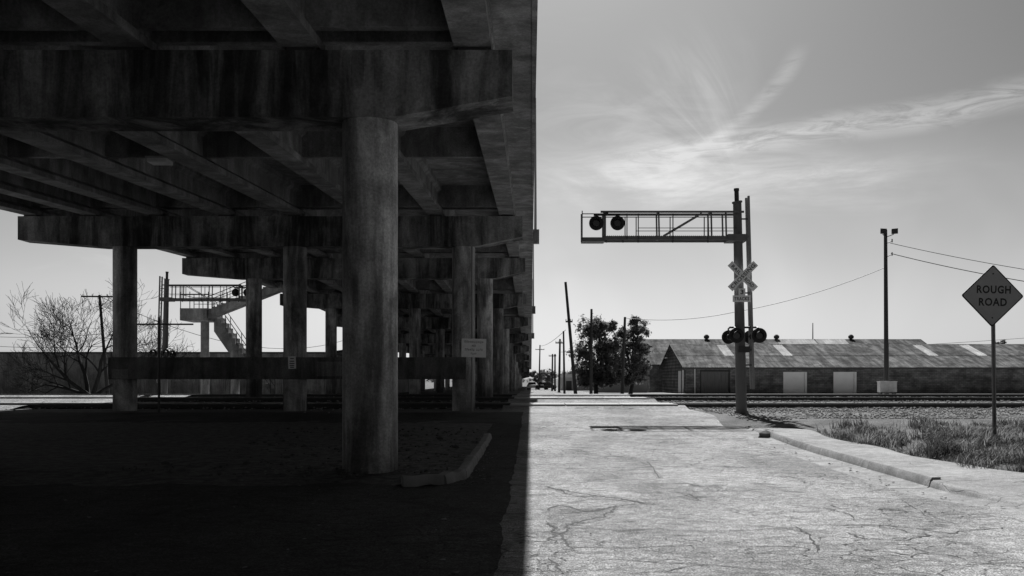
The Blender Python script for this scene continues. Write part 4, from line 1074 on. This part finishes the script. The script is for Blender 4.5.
# ================================================================== VEGETATION
def leaf_mesh(mb, centers, n, size):
    for i in range(n):
        c, r, sq = random.choice(centers)
        d = Vector((random.gauss(0, 1), random.gauss(0, 1), random.gauss(0, 1))).normalized() * abs(random.gauss(0, .62)) * r
        p_ = Vector(c) + Vector((d.x, d.y, d.z * sq)); s = size * random.uniform(.6, 1.4)
        u = Vector((random.gauss(0, 1), random.gauss(0, 1), random.gauss(0, 1))).normalized(); w = u.cross(Vector((random.gauss(0, 1), random.gauss(0, 1), random.gauss(0, 1)))).normalized()
        mb.add([p_ - u * s, p_ - w * s * .45, p_ + u * s, p_ + w * s * .45], [(0, 1, 2, 3)])
def leafy_tree(px, Y, lobes, label, nleaf=9000, lean=0.0, size=.13, mat='leaf', trunk_r=.22, group='leafy trees by the tracks', name='leafy_tree'):
    """lobes: pixel centres, pixel radii of the crown's main masses"""
    x = (px - VX) * Y / F; zb = G(x, Y)
    t = thing(name, label, 'tree', (x, Y, zb), group); s = Y / F
    cents = []; limbs = []
    for (lx, ly, lr) in lobes:
        c = at(lx, ly, Y); R = lr * s; c.y += random.uniform(-.5, .5) * R; limbs.append(c)
        for i in range(int(16 + lr * 2.2)):
            d = Vector((random.gauss(0, 1), random.gauss(0, 1), random.gauss(0, 1))).normalized() * R * random.uniform(.15, 1.05)
            cents.append((c + d, R * random.uniform(.22, .48), random.uniform(.6, .9)))
    mb = MB(); base = Vector((x, Y, zb - .2)); fork = base + Vector((lean, 0, 1.6)); mb.cyl(base, fork, trunk_r, trunk_r * .7, 9)
    for c in limbs:
        mid = fork.lerp(c, .5) + Vector((random.uniform(-.3, .3), random.uniform(-.3, .3), .2)); mb.cyl(fork, mid, trunk_r * .55, trunk_r * .35, 7); mb.cyl(mid, c, trunk_r * .35, trunk_r * .12, 6)
        for _ in range(4):
            e = random.choice(cents)[0]
            if (e - c).length < 2.5: mb.cyl(mid.lerp(c, .6), e, trunk_r * .14, trunk_r * .05, 5)
    mb.build('trunk', 'bark', t, True)
    mb = MB(); leaf_mesh(mb, cents, nleaf, size); me = bpy.data.meshes.new('crown'); me.from_pydata(mb.v, [], mb.f); me.materials.append(M[mat]); link('crown', me, t)
leafy_tree(596, 84, [(590, 330, 15), (583, 352, 14), (602, 345, 15), (592, 366, 15), (580, 372, 8), (606, 372, 13), (612, 360, 12), (614, 346, 10), (600, 328, 9), (590, 378, 9), (600, 381, 8), (612, 379, 8), (583, 381, 6)], 'left one of the two dark leafy trees by the tracks', 30000, 0, .11)
leafy_tree(630, 86, [(638, 330, 11), (643, 347, 10), (628, 345, 13), (634, 365, 15), (646, 366, 7), (620, 362, 10), (611, 328, 8), (622, 333, 8), (634, 322, 7), (618, 375, 9), (627, 380, 7), (640, 378, 7)], 'right one of the two dark leafy trees, beside the warehouse', 27000, .3, .11)
leafy_tree(1001, 125, [(997, 344, 3), (1003, 343, 3), (1000, 347, 5)], 'small tree tip showing above the warehouse roof at the right', 1200, 0, .14, group=None)
for i, (px, Y, r, lab) in enumerate(((537, 205, 7, 'small round tree right behind the parked cars'), (548, 215, 8, 'soft distant tree left of the bright parapet building'), (571, 210, 9, 'pale distant tree behind the bright parapet building'))):
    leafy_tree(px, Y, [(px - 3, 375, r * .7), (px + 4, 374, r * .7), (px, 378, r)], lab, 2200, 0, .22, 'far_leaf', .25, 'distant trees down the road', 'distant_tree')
# far tree line on the horizon
mb = MB()
for i in range(90):
    x = random.uniform(-60, 130) * 3; y = random.uniform(430, 520); r = random.uniform(3, 6)
    cents = [((x + random.uniform(-4, 4), y + random.uniform(-3, 3), random.uniform(-1, 4)), r * .6, .8) for _ in range(6)]
    leaf_mesh(mb, cents, 260, .6)
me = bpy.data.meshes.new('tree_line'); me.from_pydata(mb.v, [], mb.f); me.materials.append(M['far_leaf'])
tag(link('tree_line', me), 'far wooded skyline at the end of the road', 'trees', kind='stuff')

# bare tree behind the left columns
YB = 76.0; xb_ = (92 - VX) * YB / F
bt_ = thing('bare_tree', 'leafless spreading tree in front of the ribbed metal shed', 'tree', (xb_, YB, g0(YB)))
tr_mb, br_mb = MB(), MB()
def branch(p0, d, L, r, depth):
    n = 4; p_ = p0
    for i in range(n):
        d2 = (d + Vector((random.gauss(0, .16), random.gauss(0, .16), random.gauss(.05, .10)))).normalized()
        q = p_ + d2 * (L / n); r1 = r * (1 - .12 * (i + 1)); (tr_mb if depth < 2 else br_mb).cyl(p_, q, max(.011, r * (1 - .12 * i)), max(.010, r1), 6 if depth < 3 else 4, False)
        if depth < 5 and i >= (1 if depth else 0):
            for _ in range(random.choice((1, 2, 2)) if depth < 4 else random.choice((1, 1, 2))):
                ax = Vector((random.gauss(0, 1), random.gauss(0, 1), random.gauss(0, .8))); ax = (ax - d2 * ax.dot(d2)).normalized()
                nd = (d2 * random.uniform(.6, 1.0) + ax * random.uniform(.45, .9) + Vector((0, 0, .12))).normalized()
                branch(q, nd, L * random.uniform(.55, .75), r1 * .55, depth + 1)
        p_, d = q, d2
random.seed(34)
bz = Vector((xb_, YB, g0(YB) - .2))
for dirv_, L, r in (((-.95, -.1, .75), 4.3, .19), ((-.35, .3, .9), 4.3, .19), ((.45, -.2, .9), 4.4, .2), ((.95, .2, .75), 4.2, .16), ((-1.1, .3, .55), 4.0, .15)):
    branch(bz + Vector((random.uniform(-.3, .3), 0, 0)), Vector(dirv_).normalized(), L, r, 1)
tr_mb.build('trunk', 'bark', bt_, True)
me = bpy.data.meshes.new('branches'); me.from_pydata(br_mb.v, [], br_mb.f); me.materials.append(M['twig']); link('crown', me, bt_)
random.seed(5)

# grass and weeds on the verge
def blades(name, mat, n, region, hmin, hmax, label, wid=.006):
    mb = MB()
    tufts = [region() for _ in range(n // 34)]
    for i in range(n):
        x, y = random.choice(tufts); x += random.gauss(0, .10); y += random.gauss(0, .10)
        if x < 7.12 + .12 * math.sin(y * 2): continue
        k = .4 + 1.5 * max(0, noise.noise(Vector((x * 1.1, y * 1.1, 4))) + .25)
        h = random.uniform(hmin, hmax) * k; t = random.random() * 6.28; l = random.uniform(.2, 1.3) * h; w = wid * random.uniform(.7, 1.5)
        b0 = Vector((x, y, G(x, y) - .01)); d = Vector((math.cos(t), math.sin(t), 0)); s = Vector((-d.y, d.x, 0)) * w
        m_ = b0 + d * l * .35 + Vector((0, 0, h * .6)); tp_ = b0 + d * l + Vector((0, 0, h))
        mb.add([b0 - s, b0 + s, m_ + s * .8, m_ - s * .8, tp_], [(0, 1, 2, 3), (3, 2, 4)])
    me = bpy.data.meshes.new(name); me.from_pydata(mb.v, [], mb.f); me.materials.append(M[mat])
    tag(link(name, me), label, 'grass', kind='stuff')
def reg_main():
    while True:
        y = random.uniform(13.6, 26.0); x = random.uniform(7.05, 7.3 + (y - 8) * .62)
        lim = 7.05 + max(0, (y - 20) * .10)
        if x > lim and noise.noise(Vector((x * .9, y * .6, 2))) > -.36 + .09 * max(0, y - 22): return x, y
blades('verge_grass', 'grass', 52000, reg_main, .05, .23, 'dark rough weeds and grass behind the footpath', .007)
blades('dry_grass', 'dry_grass', 5500, reg_main, .10, .34, 'pale dry stalks among the dark weeds', .004)
def reg_far():
    return random.uniform(9, 24), random.uniform(27, 36)
blades('far_grass', 'grass', 1200, reg_far, .03, .12, 'sparse low weeds on the gravel near the tracks', .01)

# ================================================================== PARKED CARS far down the road
def car(x, y, rz, mat, label, sc_=1.0):
    z = g0(y); t = thing('parked_car', label, 'car', (x, y, z), 'cars parked far down the road')
    rot = Matrix.Translation((x, y, z)) @ Matrix.Rotation(rz, 4, 'Z')
    def put(mb, name, mm, parent=t, smooth=False):
        mb.v = [tuple(rot @ Vector(v)) for v in mb.v]
        o = mb.build(name, mm, parent if parent is t else None, smooth)
        if parent is not t: o.parent = parent
        return o
    W = .88
    body = [(-2.25, .35), (-2.28, .7), (-2.15, .92), (-1.2, .98), (1.0, .95), (2.1, .80), (2.28, .6), (2.25, .32)]
    mb = MB(); mb.prism(body, 'y', -W, W); bo = put(mb, 'body', mat)
    mb = MB(); lo = [(-1.75, .95), (1.05, .95), (.35, 1.42), (-1.25, 1.45)]
    k = len(lo); mb.add([(a, -W * (.95 if c < 1 else .74), c) for a, c in lo] + [(a, W * (.95 if c < 1 else .74), c) for a, c in lo], [tuple(range(k)), tuple(range(2 * k - 1, k - 1, -1))] + [(i, (i + 1) % k, k + (i + 1) % k, k + i) for i in range(k)])
    cab = put(mb, 'cabin', mat)
    mb = MB()
    for sx_ in (-1, 1):
        pts = [(-1.45, 1.0), (.8, 1.0), (.28, 1.36), (-1.15, 1.38)]
        mb.add([(a, sx_ * (W * (.945 if c < 1.1 else .765) + .012), c) for a, c in pts], [(0, 1, 2, 3)])
    mb.add([(1.0, -W * .85, 1.0), (1.0, W * .85, 1.0), (.42, W * .70, 1.40), (.42, -W * .70, 1.40)], [(0, 1, 2, 3)])
    mb.add([(-1.72, -W * .85, 1.0), (-1.72, W * .85, 1.0), (-1.31, W * .70, 1.41), (-1.31, -W * .70, 1.41)], [(0, 1, 2, 3)])
    put(mb, 'windows', 'glass_dark', cab)
    for ax in (-1.4, 1.4):
        for sy_ in (-1, 1):
            mb = MB(); mb.cyl((ax, sy_ * (W - .2), .32), (ax, sy_ * (W + .02), .32), .32, n=16); put(mb, 'wheel', 'tyre')
    for sy_ in (-.6, .6):
        mb = MB(); mb.box((2.2, sy_ - .16, .60), (2.27, sy_ + .16, .72)); put(mb, 'headlight', 'white_trim', bo)
        mb = MB(); mb.box((-2.29, sy_ - .16, .68), (-2.2, sy_ + .16, .82)); put(mb, 'tail_light', 'steel_dark', bo)
car(.35, 186, 1.45, 'car_white', 'pale car parked far off beside the bridge columns')
car(2.9, 184, .95, 'car_dark', 'dark car parked far off beneath the distant poles')
